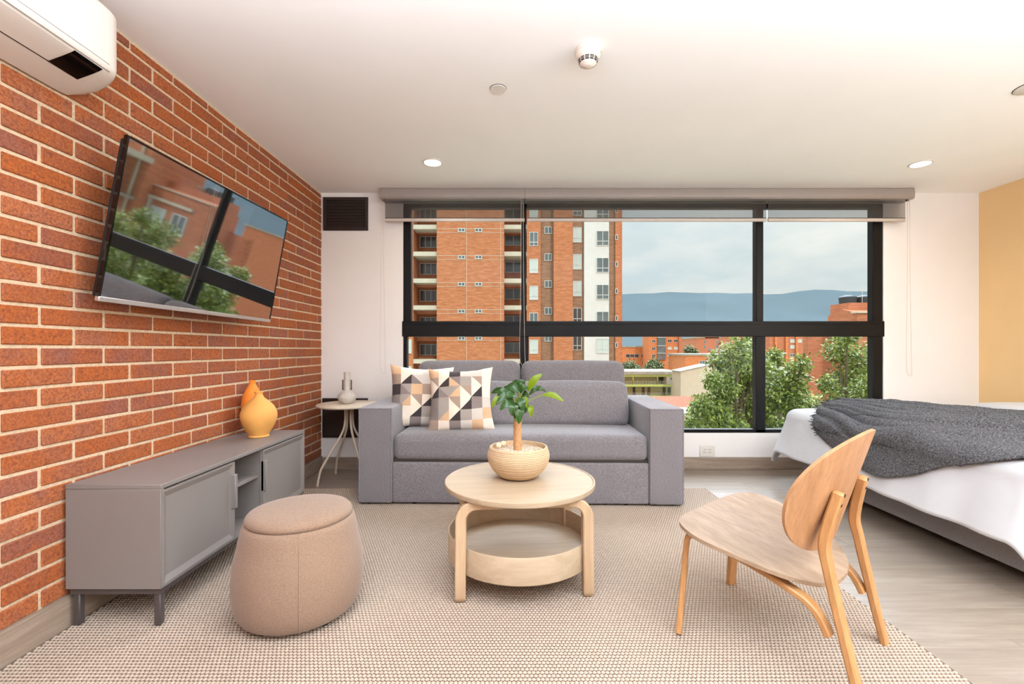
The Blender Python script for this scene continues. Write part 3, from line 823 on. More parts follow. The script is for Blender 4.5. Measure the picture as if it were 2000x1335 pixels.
def tree(name, label, blobs_px, Y, n, size, base_x, rs, m='tree_leaf', depth=1.0, base_z=-14, group=None):
    rg = random.Random(rs); bl = []
    for u, v, r in blobs_px:
        d = Y + rg.uniform(-depth, depth)
        bl.append((gx(u, d), d, gz(v, d), r / F * d))
    t = thing(name, label, 'tree', (base_x, Y, base_z), group=group)
    leaf_object('crown', leaves_mb(bl, n, size, rs), M[m], t)
    tm = MB(); cz = min(b_[2] for b_ in bl)
    tm.tube([(base_x, Y, base_z), (base_x + .1, Y, (base_z + cz) / 2), (base_x, Y, cz + .2)], [.14, .10, .06], 8)
    part('trunk', tm, M['bark'], t, local=False)
    for (x, y, z, r) in bl[:9]:
        part('branch', MB().tube([(base_x, Y, cz - .4), ((x + base_x) / 2, (y + Y) / 2, (z + cz) / 2 - .1), (x, y, z)], [.045, .03, .014], 6), M['bark'], t, local=False)
    return t
tree('leafy_tree', 'leafy green tree filling the lower middle pane beside the sofa arm',
     [(1440, 692, 40), (1402, 702, 26), (1432, 742, 45), (1472, 720, 40), (1388, 805, 46), (1440, 800, 55), (1352, 826, 28), (1485, 790, 46), (1466, 668, 22), (1412, 760, 34), (1392, 740, 22), (1420, 840, 50), (1490, 845, 40), (1370, 790, 26)], 9.5, 15000, .085, 4.6, 21)
tree('leafy_tree', 'leafy tree low in the last pane, between mullion and the gap of brick',
     [(1505, 722, 42), (1548, 735, 36), (1566, 706, 20), (1520, 790, 55), (1575, 805, 44), (1540, 770, 44), (1500, 840, 45), (1560, 850, 48), (1512, 695, 20)], 10.0, 11000, .085, 5.9, 22)
tree('leafy_tree', 'tall leafy tree by the right window jamb rising to the transom',
     [(1640, 684, 36), (1684, 704, 38), (1656, 742, 44), (1696, 760, 40), (1614, 748, 22), (1640, 800, 50), (1622, 826, 46), (1690, 812, 50), (1655, 655, 24), (1730, 740, 50), (1725, 690, 40), (1668, 850, 50)], 10.5, 14000, .085, 7.6, 23)
tree('leafy_tree', 'spreading leafy tree past the right window jamb, seen mirrored in the television',
     [(1800, 800, 90), (1880, 760, 80), (1960, 820, 110), (1780, 740, 50), (2080, 790, 110), (2020, 730, 60), (1900, 850, 100), (2200, 800, 110), (2150, 740, 70)], 10.8, 14000, .11, 10.4, 24, depth=1.2)
tree('street_tree', 'small olive green street tree in front of the low orange block', [(1232, 716, 16), (1218, 718, 14), (1245, 722, 10)], 100, 1600, .5, gx(1232, 100), 25, 'tree_leaf_far')
tree('street_tree', 'round olive tree in front of the glass stair column', [(1278, 712, 17), (1268, 720, 14), (1288, 720, 12)], 100, 1600, .5, gx(1278, 100), 26, 'tree_leaf_far')
tree('street_tree', 'dark green tree between the orange apartments and the stepped roofs', [(1346, 684, 13), (1356, 690, 12), (1340, 700, 12), (1352, 704, 14)], 125, 1800, .6, gx(1346, 125), 27, 'tree_leaf_far')

# ------------------------------------------------------------------ rug
RX0, RX1, RY0, RY1 = -1.645, 1.405, .15, 3.365
rug = thing('rug', 'large beige flat woven rug under the sofa and coffee table', 'rug', ((RX0 + RX1) / 2, (RY0 + RY1) / 2, 0))
part('backing', MB().box(RX0, RX1, RY0, RY1, .0004, .0056, ch=.002), M['rug_base'], rug, local=False)
def rug_knots():
    px, py = .0138, .0150
    xs = np.arange(RX0 + .006, RX1 - .004, px); ys = np.arange(RY0 + .006, RY1 - .004, py)
    gxx, gyy = np.meshgrid(xs, ys); gxx = gxx + (np.arange(len(ys)) % 2)[:, None] * px * .5
    c = np.stack([gxx.ravel(), gyy.ravel()], 1); c = c[c[:, 0] < RX1 - .004]; n = len(c)
    rg = np.random.default_rng(5)
    h = .0032 + rg.normal(size=n) * .0004
    a = np.arange(6) / 6 * 2 * PI
    rx, ry = .0074, .0070
    V = np.zeros((n, 13, 3))
    V[:, 0, 0] = c[:, 0]; V[:, 0, 1] = c[:, 1]; V[:, 0, 2] = .0056 + h
    for k in range(6):
        V[:, 1 + k, 0] = c[:, 0] + rx * .66 * math.cos(a[k]); V[:, 1 + k, 1] = c[:, 1] + ry * .66 * math.sin(a[k]); V[:, 1 + k, 2] = .0056 + h * .72
        V[:, 7 + k, 0] = c[:, 0] + rx * math.cos(a[k]); V[:, 7 + k, 1] = c[:, 1] + ry * math.sin(a[k]); V[:, 7 + k, 2] = .0054
    base = np.arange(n)[:, None] * 13
    tris = np.array([[0, 1 + k, 1 + (k + 1) % 6] for k in range(6)]); quads = np.array([[1 + k, 7 + k, 7 + (k + 1) % 6, 1 + (k + 1) % 6] for k in range(6)])
    T = (base[:, None, :] + tris[None]).reshape(-1, 3); Q = (base[:, None, :] + quads[None]).reshape(-1, 4)
    V = V.reshape(-1, 3) - np.array([(RX0 + RX1) / 2, (RY0 + RY1) / 2, 0])
    me = bpy.data.meshes.new('weave')
    me.vertices.add(len(V)); me.vertices.foreach_set('co', V.astype(np.float32).ravel())
    me.loops.add(T.size + Q.size); me.loops.foreach_set('vertex_index', np.concatenate([T.ravel(), Q.ravel()]).astype(np.int32))
    me.polygons.add(len(T) + len(Q))
    ls = np.concatenate([np.arange(len(T)) * 3, T.size + np.arange(len(Q)) * 4]).astype(np.int32)
    me.polygons.foreach_set('loop_start', ls)
    me.update(calc_edges=True); me.validate(); me.shade_smooth(); me.materials.append(M['rug'])
    o = bpy.data.objects.new('weave', me); COL.objects.link(o); o.parent = rug; o['kind'] = 'stuff'
rug_knots()

# ------------------------------------------------------------------ sofa
SW = 2.127
sofa = thing('sofa', 'grey woven three seat sofa with wide square arms under the window', 'sofa', (.032, 2.972, 0.0), math.radians(-1.2))
hw = SW / 2; aw = .222
def arm(sx):
    x0, x1 = (-hw, -hw + aw) if sx < 0 else (hw - aw, hw)
    m = MB().rbox((x0 + x1) / 2, .45, .3325, aw, .90, .625, .014, 6, (.004, 0, .004))
    a = part('armrest', m, M['sofa'], sofa)
    c = .006; pth = [(x0 + c, .002, .03), (x0 + c, .002, .639), (x1 - c, .002, .639), (x1 - c, .002, .03)]
    p = MB().tube(pth[:2], .0045, 6).tube(pth[1:3], .0045, 6).tube(pth[2:], .0045, 6)
    for x in (x0 + c, x1 - c): p.tube([(x, .004, .641), (x, .89, .641)], .0045, 6)
    part('piping', p, M['sofa'], a)
arm(-1); arm(1)
ix = hw - aw - .002
def seat_fn(w):
    # front top edge rolls over softly
    return w
part('seat_cushion', MB().rbox(0, .405, .383, 2 * ix, .79, .172, .045, 14, (0, .004, .012)), M['sofa'], sofa)
part('drawer_front', MB().rbox(0, .40, .154, 2 * ix, .78, .265, .010, 6, (0, .003, 0)), M['sofa'], sofa)
part('seat_gap', MB().box(-ix, ix, .03, .76, .285, .31), M['seam'], sofa)
part('back_frame', MB().rbox(0, .84, .43, 2 * ix, .11, .82, .02, 6), M['sofa'], sofa)
def tilt(w, k=.12):
    return (w[0], w[1] + w[2] * k, w[2])
for sx in (-1, 1):
    part('back_cushion', MB().rbox(sx * (ix / 2 - .001), .735, .685, ix - .006, .19, .50, .07, 10, (0, .02, .006), fn=tilt), M['sofa'], sofa)
for x in (-hw + .06, -hw + aw - .05, hw - aw + .05, hw - .06, -.7, .7):
    for y in (.05, .87):
        part('foot', MB().lathe([(.018, .009 if y < .3 else 0.0), (.02, .021)], 12, (x, y, 0)), M['rubber'], sofa)

def lumbar(label, x, rz, w):
    t = thing('lumbar_cushion', label, 'cushion', (.032 + x, 2.972 + .49, .467), math.radians(-1.2) + rz, group='grey cushions along the sofa back')
    def fn(p):
        s = (p[2] / .155 + 1) / 2
        return (p[0], p[1] * (1 - .25 * s) + p[2] * .28, p[2])
    m = MB().rbox(0, 0, .158, w, .150, .31, .045, 16, (.012, .050, .014), fn=fn)
    part('cover', m, M['sofa'], t)
    pp = MB()
    for sx in (-1, 1): pp.tube([(sx * (w / 2 - .004), -.02 + z * .28, .158 + z) for z in (-.12, -.05, .05, .13)], .004, 6)
    part('piping', pp, M['sofa'], t)
lumbar('long grey lumbar cushion behind the plant, at the window arm end of the sofa', .395, 0, .83)
lumbar('grey lumbar cushion mostly hidden behind the patterned pillows', -.43, 0, .82)

# patterned pillows
PC = {'W': srgb(236, 222, 204), 'P': srgb(214, 176, 140), 'T': srgb(168, 146, 130), 'G': srgb(166, 156, 148), 'D': srgb(66, 58, 58), 'L': srgb(208, 200, 190), 'S': srgb(140, 128, 124)}
PM = {k: fabric('pillow_print_' + n_, tuple(x * .92 for x in PC[k][:3]) + (1,), tuple(min(1, x * 1.06) for x in PC[k][:3]) + (1,), 500, .2, .1) for k, n_ in zip('WPTGDLS', ('cream', 'peach', 'taupe', 'grey', 'charcoal', 'pale', 'slate'))}
PK = list('WPTGDLS')
PAT = [['P', 'W', 'D', 'L', 'L', 'W'],
       ['T\\W', '/WD', 'S\\P', 'G', 'T\\W', 'W'],
       ['/WD', 'G\\S', '/GP', 'T\\W', '/WD', 'W'],
       ['S', 'G', 'T\\W', '/WD', 'S', 'L'],
       ['S', '/GP', '/WD', 'G', 'L', 'P'],
       ['T', 'W', 'S', 'L', 'P', 'W']]
PAT2 = [['P', 'W', 'W', 'L', 'W', 'W'],
        ['T', '/WD', 'L\\S', 'L', 'S', 'W'],
        ['D', 'G\\S', 'P', 'T', 'W', 'L'],
        ['S', '/GP', 'T\\W', '/WD', 'S', 'L'],
        ['P', 'W', '/WD', 'G', 'L', 'P'],
        ['P', 'W', 'S', 'L', 'P', 'W']]
def pillow(label, loc, rot, size, pat, sag):
    t = thing('throw_pillow', label, 'pillow', loc, rot=rot, group='patterned throw pillows on the sofa')
    N = 6; K = 6; tot = N * K
    def pos(a, b_, sgn):
        u, v = 2 * a - 1, 2 * b_ - 1
        h = size / 2
        px = u * h * 1.03 * (1 - .115 * (1 - v * v) * abs(u) ** 3); pz = v * h * 1.03 * (1 - .125 * (1 - u * u) * abs(v) ** 3)
        th = .088 * max(0, (1 - u * u)) ** .55 * max(0, (1 - v * v)) ** .55
        th *= 1 + .12 * noise.noise(Vector((u * 2.2 + sag, v * 2.2, 1.7)))
        wr = .006 * noise.noise(Vector((u * 5 + sag * 3, v * 5, 4.1))) * (abs(u) ** 2 + abs(v) ** 2)
        pz += sag * .02 * (u * u - .5) * (v < 0)
        return (px, -sgn * th + wr, h + pz)
    for sgn, nm in ((1, 'printed_front'), (-1, 'plain_back')):
        mb = MB(); vs = [pos(i / tot, j / tot, sgn) for i in range(tot + 1) for j in range(tot + 1)]
        fs = []; ms = []; w = tot + 1
        for i in range(tot):
            for j in range(tot):
                q = (i * w + j, (i + 1) * w + j, (i + 1) * w + j + 1, i * w + j + 1)   # BL BR TR TL
                ci = i // K; ri = N - 1 - j // K; code = pat[ri][ci] if sgn > 0 else 'W'
                a, c = i % K, j % K
                if len(code) == 1: fs.append(q); ms.append(PK.index(code))
                elif code[0] == '/':
                    A, B = PK.index(code[1]), PK.index(code[2])     # upper left A, lower right B
                    if a == c: fs += [(q[0], q[2], q[3]), (q[0], q[1], q[2])]; ms += [A, B]
                    else: fs.append(q); ms.append(A if c > a else B)
                else:
                    A, B = PK.index(code[0]), PK.index(code[2])     # upper right A, lower left B
                    if a == K - 1 - c: fs += [(q[1], q[2], q[3]), (q[0], q[1], q[3])]; ms += [A, B]
                    else: fs.append(q); ms.append(A if c > K - 1 - a else B)
        if sgn < 0: fs = [f[::-1] for f in fs]
        mb.v = vs; mb.f = fs; mb.m = ms
        part(nm, mb, [PM[k] for k in PK], t, smooth=60, recalc=False)
    return t
pillow('patterned cushion tucked behind the other one, against the sofa arm', (gx(822, 3.32), 3.30, .462), (math.radians(-17), math.radians(3), math.radians(14)), .46, PAT2, .6)
pillow('patterned cushion in front of its twin, nearer the potted plant', (gx(902, 3.2), 3.16, .462), (math.radians(-20), math.radians(-1.5), math.radians(4)), .455, PAT, 1.3)

# ------------------------------------------------------------------ coffee table with tray, plant
ct = thing('coffee_table', 'round birch coffee table with a deep round tray shelf below', 'table', (.022, 2.10, .008), math.radians(4.7))
TZ = .434 - .008
part('tabletop', MB().lathe([(0, TZ - .022), (.335, TZ - .022), (.341, TZ - .018), (.343, TZ - .008), (.342, TZ + .001), (.338, TZ + .003), (.334, TZ + .002), (.332, TZ - .001), (0, TZ - .001)], 96), M['birch'], ct)
tray = part('tray_rim', MB().lathe([(.326, .100), (.328, .102), (.328, .206), (.326, .209), (.321, .209), (.319, .206), (.319, .124)], 96, cap=False), M['birch'], ct)
part('tray_floor', MB().lathe([(0, .098), (.324, .098), (.324, .124), (0, .124)], 96), M['birch'], ct)
lx, ly = .262, .222
for sy in (-1, 1):
    for sx in (-1, 1):
        x = sx * lx; y = sy * ly
        path = [(x - sx * .17, y, TZ - .036), (x - sx * .09, y, TZ - .036)]
        R_ = .062
        for k in range(0, 9):
            a = k / 8 * PI / 2
            path.append((x - sx * R_ + sx * R_ * math.sin(a), y, TZ - .036 - R_ + R_ * math.cos(a)))
        path += [(x, y, .25), (x + sx * .002, y, .10), (x + sx * .002, y, .022), (x + sx * .002, y, .010), (x + sx * .002, y, 0.0)]
        n_ = len(path)
        part('leg', MB().sweep(path, (0, 1, 0), [.050] * (n_ - 3) + [.050, .042, .028], [.034] * 2 + [.036 + .008 * min(1, k / 8) for k in range(n_ - 5)] + [.044, .042, .030], ch=.004), M['birch_leg'], ct)

pp_ = (.016, 2.135, .4375)
pot = thing('planter_bowl', 'sand coloured ribbed clay bowl planter on the coffee table', 'planter', pp_)
prof = [(0, 0), (.075, 0), (.085, .003)]
for k in range(1, 46):
    t = k / 46; z = .003 + .133 * t
    r = .085 + (.145 - .085) * math.sin(min(1, t / .72) * PI / 2) ** .8 if t < .72 else .145 - .010 * ((t - .72) / .28) ** 1.6
    r += .0011 * math.sin(k * 2.4)
    prof.append((r, z))
prof += [(.134, .140), (.130, .1415), (.126, .140), (.125, .118)]
part('bowl', MB().lathe(prof, 72, cap=False), M['clay_pot'], pot)
gv = MB().lathe([(0, .121), (.06, .121), (.1255, .119)], 40)
gr = random.Random(2)
for i in range(420):
    a = gr.random() * 2 * PI; r = .122 * math.sqrt(gr.random()); s = gr.uniform(.0022, .0048)
    x, y = r * math.cos(a), r * math.sin(a); z = .1215 + gr.uniform(0, .002)
    gv.add([(x - s, y, z), (x, y - s, z), (x + s, y, z), (x, y + s, z), (x, y, z + s), (x, y, z - s)], [(0, 1, 4), (1, 2, 4), (2, 3, 4), (3, 0, 4), (1, 0, 5), (2, 1, 5), (3, 2, 5), (0, 3, 5)])
part('gravel', gv, M['gravel'], pot, kind='stuff', smooth=0)
# little peanut-shaped ornament
orn = thing('pebble_ornament', 'small pale peanut shaped ornament on the gravel of the planter', 'ornament', (pp_[0] - .082, pp_[1] + .045, pp_[2] + .124))
o1 = MB().rbox(-.012, -.012, .012, .026, .034, .024, .011, 4); part('lobe', o1, M['stone_pale'], orn)
o2 = MB().rbox(.010, .010, .016, .028, .026, .026, .012, 4); part('lobe', o2, M['stone_pale'], orn)

pl = thing('potted_plant', 'small cane plant with glossy drooping leaves growing in the clay bowl', 'plant', (pp_[0], pp_[1], pp_[2] + .120))
PD = pp_[1]
def pp3(cx_, cy_, dy=0.0):
    """crop coordinates of the plant photo detail -> plant local point"""
    u = 940 + cx_ / 5.806; v = 720 + cy_ / 5.806; d = PD + dy
    return Vector((gx(u, d) - pp_[0], dy, gz(v, d) - (pp_[2] + .120)))
tk = MB(); tp0, tp1 = pp3(412, 925), pp3(410, 590)
npth = 14
tk.tube([tp0.lerp(tp1, k / npth) + Vector((.001 * math.sin(k * 2), 0, 0)) for k in range(npth + 1)], [.0185 + .0012 * (k % 2) for k in range(npth + 1)], 14)
part('trunk', tk, M['trunk'], pl)
st = MB()
for (a, b_) in (((400, 600), (375, 500)), ((430, 590), (470, 480)), ((410, 600), (410, 470))):
    A, B = pp3(*a), pp3(*b_); st.tube([A, A.lerp(B, .5), B], [.012, .009, .006], 8)
part('stem', st, M['petiole'], pl)
def leaf(root, base, tip, w, dy0, dy1, m, droop=.012, roll=0.0, fold=.25):
    R, B, T = pp3(*root), pp3(*base, dy0), pp3(*tip, dy1)
    ax = (T - B); L = ax.length; ax.normalize()
    view = Vector((0, -1, .55)).normalized()
    nrm = (view - ax * view.dot(ax)).normalized()
    nrm = Matrix.Rotation(roll, 3, ax) @ nrm
    sd = ax.cross(nrm).normalized()
    W_ = w * (1.3 if m is LD else 1.05) / 5.806 / F * PD / 2
    mb = MB(); nu, nv = 10, 6
    def fn(s_, t_):
        hw_ = W_ * (math.sin(PI * min(1, s_ * .93 + .03)) ** .75) * (1.08 - .35 * s_)
        q = (t_ - .5) * 2
        p = B + ax * (L * s_) + sd * (hw_ * q) + nrm * (fold * hw_ * abs(q) ** 1.3 - droop * math.sin(PI * s_) * -1 - .0015 * math.sin(s_ * 22 + q * 2) * abs(q))
        p.z += droop * .6 * math.sin(PI * s_)
        return p
    mb.grid(nu, nv, fn)
    lf = part('leaf', mb, m, pl, smooth=70, recalc=False)
    part('petiole', MB().tube([R, R.lerp(B, .5) + Vector((0, 0, .006)), B], [.0035, .0025, .002], 6), M['petiole'], lf)
LD, LB = M['leaf_dark'], M['leaf_bright']
for a in [((475, 460), (530, 250), (690, 58), 95, -.01, -.02, LB), ((490, 400), (690, 300), (930, 372), 85, -.01, -.03, LB), ((480, 420), (562, 420), (566, 548), 72, -.03, -.05, LB),
          ((390, 470), (300, 255), (115, 272), 62, .02, .05, LD), ((380, 480), (235, 320), (118, 435), 74, -.04, -.06, LB), ((380, 460), (350, 290), (165, 405), 84, -.03, -.07, LD),
          ((385, 480), (345, 360), (212, 465), 78, -.05, -.08, LD), ((390, 490), (380, 380), (345, 530), 96, -.05, -.08, LD), ((410, 500), (405, 380), (425, 622), 96, -.05, -.075, LD),
          ((420, 470), (430, 260), (280, 205), 90, 0, .03, LD), ((440, 460), (440, 240), (355, 140), 74, .02, .06, LD), ((450, 440), (455, 240), (480, 125), 80, .03, .07, LD),
          ((480, 420), (540, 300), (690, 205), 46, .02, .05, LD), ((400, 450), (330, 270), (180, 310), 76, -.01, -.02, LD), ((460, 430), (440, 275), (535, 215), 84, -.03, -.04, LD),
          ((420, 480), (430, 330), (470, 480), 80, -.05, -.07, LD), ((470, 430), (590, 250), (735, 265), 34, .03, .06, LD), ((410, 460), (400, 320), (250, 345), 84, -.04, -.06, LD),
          ((440, 450), (470, 320), (520, 440), 64, -.03, -.05, LB), ((400, 470), (360, 330), (290, 440), 80, .01, .0, LD), ((430, 470), (460, 300), (545, 330), 80, .0, -.02, LD), ((400, 450), (380, 260), (230, 250), 76, .03, .06, LD), ((420, 490), (410, 400), (385, 560), 84, -.03, -.04, LD), ((440, 470), (470, 380), (500, 500), 74, .0, .0, LD), ((430, 440), (420, 250), (420, 150), 70, .04, .08, LD)]:
    leaf(*a, roll=random.uniform(-.35, .35))

# ------------------------------------------------------------------ pouf
pf = thing('pouf', 'round beige fabric pouf with a lift-off padded lid beside the television bench', 'pouf', (-.848, 1.80, .008))
prof = [(.215, .012), (.232, .014), (.246, .022), (.256, .04)]
for z, r in ((.07, .2655), (.11, .2715), (.15, .2735), (.19, .272), (.23, .2685), (.27, .2635), (.30, .2585), (.325, .253), (.338, .249), (.346, .2445), (.350, .238), (.351, .230), (.349, .10), (.349, .0)):
    prof.append((r, z))
prof = [(r * .857 * (1 - .055 * min(1, max(0, (z - .12) / .23))) * (1.02 if .03 < z < .25 else 1), z * 1.04) for r, z in prof]
part('body', MB().lathe(prof, 80, cap=True), M['pouf'], pf)
LID = [(0, .350), (.205, .350), (.2315, .352), (.2365, .357), (.2375, .363), (.2345, .371), (.225, .379), (.20, .385), (.15, .390), (.08, .3925), (0, .3935)]
LID = [(r * .812, z * 1.04) for r, z in LID]
part('lid', MB().lathe(LID, 80), M['pouf'], pf)
sm_ = MB()
a0 = math.radians(-66)
sm_.tube([((r + .0006) * math.cos(a0), (r + .0006) * math.sin(a0), z) for r, z in prof[2:17]], .0016, 5)
part('seam', sm_, M['pouf'], pf)
for k in range(5):
    a = 2 * PI * k / 5 - 1.9
    part('glide', MB().lathe([(.016, 0), (.018, .014)], 12, (.17 * math.cos(a), .17 * math.sin(a), 0)), M['rubber'], pf)

# ------------------------------------------------------------------ television bench
CXF, CXB, CY0, CY1, CZ0, CZ1 = -1.298, -1.650, 1.672, 2.812, .150, .533
tb = thing('television_bench', 'long grey lacquered television bench with an open middle bay on a dark steel base', 'bench', ((CXF + CXB) / 2, (CY0 + CY1) / 2, 0.008))
K = lambda n_, m_, mat='console', par=None, sm=38: part(n_, m_, M[mat], par or tb, local=False, smooth=sm)
B1, B2 = 2.115, 2.345
K('top_panel', MB().box(CXB, CXF, CY0, CY1, CZ1 - .016, CZ1, ch=.0015))
K('side_panel', MB().box(CXB, CXF - .002, CY0, CY0 + .018, CZ0, CZ1 - .0165, ch=.001))
K('side_panel', MB().box(CXB, CXF - .002, CY1 - .018, CY1, CZ0, CZ1 - .0165, ch=.001))
K('bottom_panel', MB().box(CXB, CXF - .002, CY0 + .018, CY1 - .018, CZ0, CZ0 + .018))
K('back_panel', MB().box(CXB, CXB + .008, CY0 + .018, CY1 - .018, CZ0 + .018, CZ1 - .017))
K('divider', MB().box(CXB + .008, CXF - .02, B1 - .02, B1, CZ0 + .018, CZ1 - .017)); K('divider', MB().box(CXB + .008, CXF - .02, B2, B2 + .02, CZ0 + .018, CZ1 - .017))
K('shelf', MB().box(CXB + .008, CXF - .025, B1, B2, .372, .388, ch=.001))
def door(y0, y1, hy):
    z0, z1 = CZ0 + .006, CZ1 - .022; x = CXF; xi = CXF - .009; i0, i1 = .008, .030
    v = []
    for (dx, q) in ((x - .018, 0), (x, 0), (x, i0), (xi, i1)):
        v += [(dx, y0 + q, z0 + q), (dx, y1 - q, z0 + q), (dx, y1 - q, z1 - q), (dx, y0 + q, z1 - q)]
    f = [(0, 3, 2, 1), (12, 13, 14, 15)]
    for r in range(3):
        for k in range(4): f.append((r * 4 + k, r * 4 + (k + 1) % 4, r * 4 + 4 + (k + 1) % 4, r * 4 + 4 + k))
    d = K('door', MB().add(v, f), sm=20)
    K('handle', MB().box(CXF - .012, CXF + .014, hy - .010, hy + .010, .300, .455, ch=.002), 'console', d)
door(CY0 + .004, B1 - .004, B1 - .014); door(B2 + .004, CY1 - .003, B2 + .014)
fr = MB(); fz0, fz1 = CZ0 - .022, CZ0 - .001
fr.box(CXB + .01, CXF - .01, CY0 + .008, CY0 + .033, fz0, fz1); fr.box(CXB + .01, CXF - .01, CY1 - .033, CY1 - .008, fz0, fz1)
fr.box(CXF - .035, CXF - .01, CY0 + .033, CY1 - .033, fz0, fz1); fr.box(CXB + .01, CXB + .035, CY0 + .033, CY1 - .033, fz0, fz1)
K('base_frame', fr, 'console_dark')
for x in (CXB + .014, CXF - .040):
    for y in (CY0 + .008, CY1 - .038):
        K('leg', MB().box(x + .003, x + .027, y + .003, y + .027, .0105, fz0, ch=.003), 'console_dark')
mp = tag(part('media_box', MB().box(-1.53, -1.38, 2.14, 2.235, .3885, .414, ch=.003), M['gloss_black'], None), 'small black media box on the open shelf of the television bench', 'electronics')

# vases on the bench
def vase(name, label, x, y, z, prof, m, n=64):
    t = thing(name, label, 'vase', (x, y, z)); return t
VZ = CZ1 + .0005
v1 = thing('clay_vase', 'pale ochre round bellied clay vase at the far end of the bench', 'vase', (-1.459, 2.595, VZ))
pr = [(0, 0), (.050, 0), (.0535, .003), (.0535, .008), (.051, .012), (.060, .030), (.076, .058), (.088, .086), (.0945, .112), (.0945, .130), (.089, .152), (.076, .176), (.057, .198), (.040, .212), (.029, .222), (.0225, .232), (.0195, .240)]
part('body', MB().lathe(pr, 64, cap=False), M['vase_yellow'], v1)
part('neck', MB().lathe([(.0195, .240), (.0195, .246), (.0225, .252), (.0235, .256), (.022, .258), (.017, .257), (.015, .250), (.015, .235)], 48, cap=False), M['vase_yellow'], v1)
v2 = thing('clay_vase', 'taller deep orange clay vase half hidden behind the pale one', 'vase', (-1.594, 2.765, VZ))
pr = [(0, 0), (.038, 0), (.040, .004), (.040, .010), (.038, .014), (.043, .04), (.052, .085), (.059, .13), (.0605, .165), (.056, .20), (.045, .235), (.031, .262), (.0215, .28), (.0175, .290)]
part('body', MB().lathe(pr, 56, cap=False), M['vase_orange'], v2)
part('neck', MB().lathe([(.0175, .290), (.0175, .298), (.0195, .304), (.0195, .308), (.017, .309), (.013, .307), (.013, .29)], 40, cap=False), M['vase_orange'], v2)

# ------------------------------------------------------------------ television
TV_W = 1.09; TV_H = TV_W * .582
tv = thing('television', 'flat television tilted out from the brick wall, mirroring the window', 'television', (-1.482, 2.256, 1.516), rot=(-.015, .176, -.058))
hw_, hh_ = TV_W / 2, TV_H / 2; bz = .008
part('casing', MB().box(-.045, -.012, -hw_ * .985, hw_ * .985, -hh_ * .97, hh_ * .985, ch=.012), M['rubber'], tv)
bz_ = MB()
bz_.box(-.014, .002, -hw_, hw_, hh_ - bz, hh_); bz_.box(-.014, .002, -hw_, -hw_ + bz, -hh_ + .018, hh_ - bz); bz_.box(-.014, .002, hw_ - bz, hw_, -hh_ + .018, hh_ - bz)
part('bezel', bz_, M['gloss_black'], tv)
part('lower_trim', MB().box(-.014, .004, -hw_, hw_, -hh_, -hh_ + .019, ch=.002), M['silver'], tv)
part('screen', MB().box(-.012, 0, -hw_ + bz, hw_ - bz, -hh_ + .019, hh_ - bz), M['tv_screen'], tv, smooth=0)
Ri = Euler((-.015, .176, -.058)).to_matrix().inverted(); tvc = Vector((-1.482, 2.256, 1.516))
def tvl(p): return Ri @ (Vector(p) - tvc)
am = MB().tube([tvl((XL + .01, 2.2, 1.5)), tvl((-1.6, 2.25, 1.5)), Vector((-.05, 0, 0))], .018, 8)
part('wall_arm', am, M['console_dark'], tv)
part('mount_plate', MB().box(-.062, -.044, -.12, .12, -.12, .12), M['console_dark'], tv)

# ------------------------------------------------------------------ air conditioner
AY0, AY1 = .84, 1.69
ac = thing('air_conditioner', 'white wall mounted air conditioner high on the brick wall', 'air conditioner', (XL, (AY0 + AY1) / 2, 2.12))
pf_ = [(.006, 2.262), (.185, 2.262), (.196, 2.258), (.203, 2.248), (.204, 2.235), (.204, 2.055), (.202, 2.044), (.196, 2.034), (.182, 2.026), (.15, 2.013), (.10, 1.995), (.05, 1.979), (.006, 1.967)]
def ac_body():
    mb = MB(); st = []
    ys = [(AY0, .0), (AY0 + .004, .35), (AY0 + .03, 1)] + [(lerp(AY0 + .03, AY1 - .06, k / 6), 1) for k in range(1, 7)] + [(AY1 - .035, .992), (AY1 - .015, .968), (AY1 - .004, .93), (AY1, .88)]
    n = len(pf_); vs = []; fs = []
    for y, s_ in ys:
        s_ = max(s_, .88); 
        for q_, (dx, z) in enumerate(pf_):
            zc_ = 2.115; tt = min(1, dx / .2)
            yb = y + (.030 * 4 * tt * (1 - tt) * max(0, (y - (AY1 - .06)) / .06) if q_ >= 6 else 0)
            vs.append((XL + dx * s_, yb, zc_ + (z - zc_) * (.5 + .5 * s_)))
    m = len(ys)
    for i in range(m - 1):
        for k in range(n):
            k2 = (k + 1) % n; fs.append((i * n + k, (i + 1) * n + k, (i + 1) * n + k2, i * n + k2))
    fs.append(tuple(range(n))); fs.append(tuple((m - 1) * n + k for k in range(n))[::-1])
    return mb.add(vs, fs)
part('housing', ac_body(), M['white_plastic'], ac, local=False, smooth=32)
def under(dx):
    for (a, b), (c, d) in zip(pf_[6:], pf_[7:]):
        if c <= dx <= a: return lerp(b, d, (a - dx) / (a - c))
def under_strip(dx0, dx1, y0, y1, t, n=6):
    mb = MB()
    pts = [lerp(dx0, dx1, k / n) for k in range(n + 1)]
    vs = []
    for y in (y0, y1):
        for d in pts: vs.append((XL + d, y, under(d) - t))
        for d in reversed(pts): vs.append((XL + d, y, under(d) + .004))
    m = 2 * (n + 1)
    fs = [tuple(range(m)), tuple(range(m, 2 * m))[::-1]] + [(k, m + k, m + (k + 1) % m, (k + 1) % m) for k in range(m)]
    return mb.add(vs, fs)
part('display', under_strip(.190, .100, 1.525, 1.628, .0016, 8), M['gloss_black'], ac, local=False)
part('air_flap', under_strip(.188, .104, AY0 + .03, 1.520, .0014, 8), M['white_plastic'], ac, local=False)
part('flap_gap', under_strip(.1035, .0995, AY0 + .03, 1.525, .0008, 1), M['seam'], ac, local=False)
part('panel_line', MB().box(XL + .2, XL + .2046, AY0 + .02, AY1 - .05, 2.0535, 2.056), M['cassette'], ac, local=False)
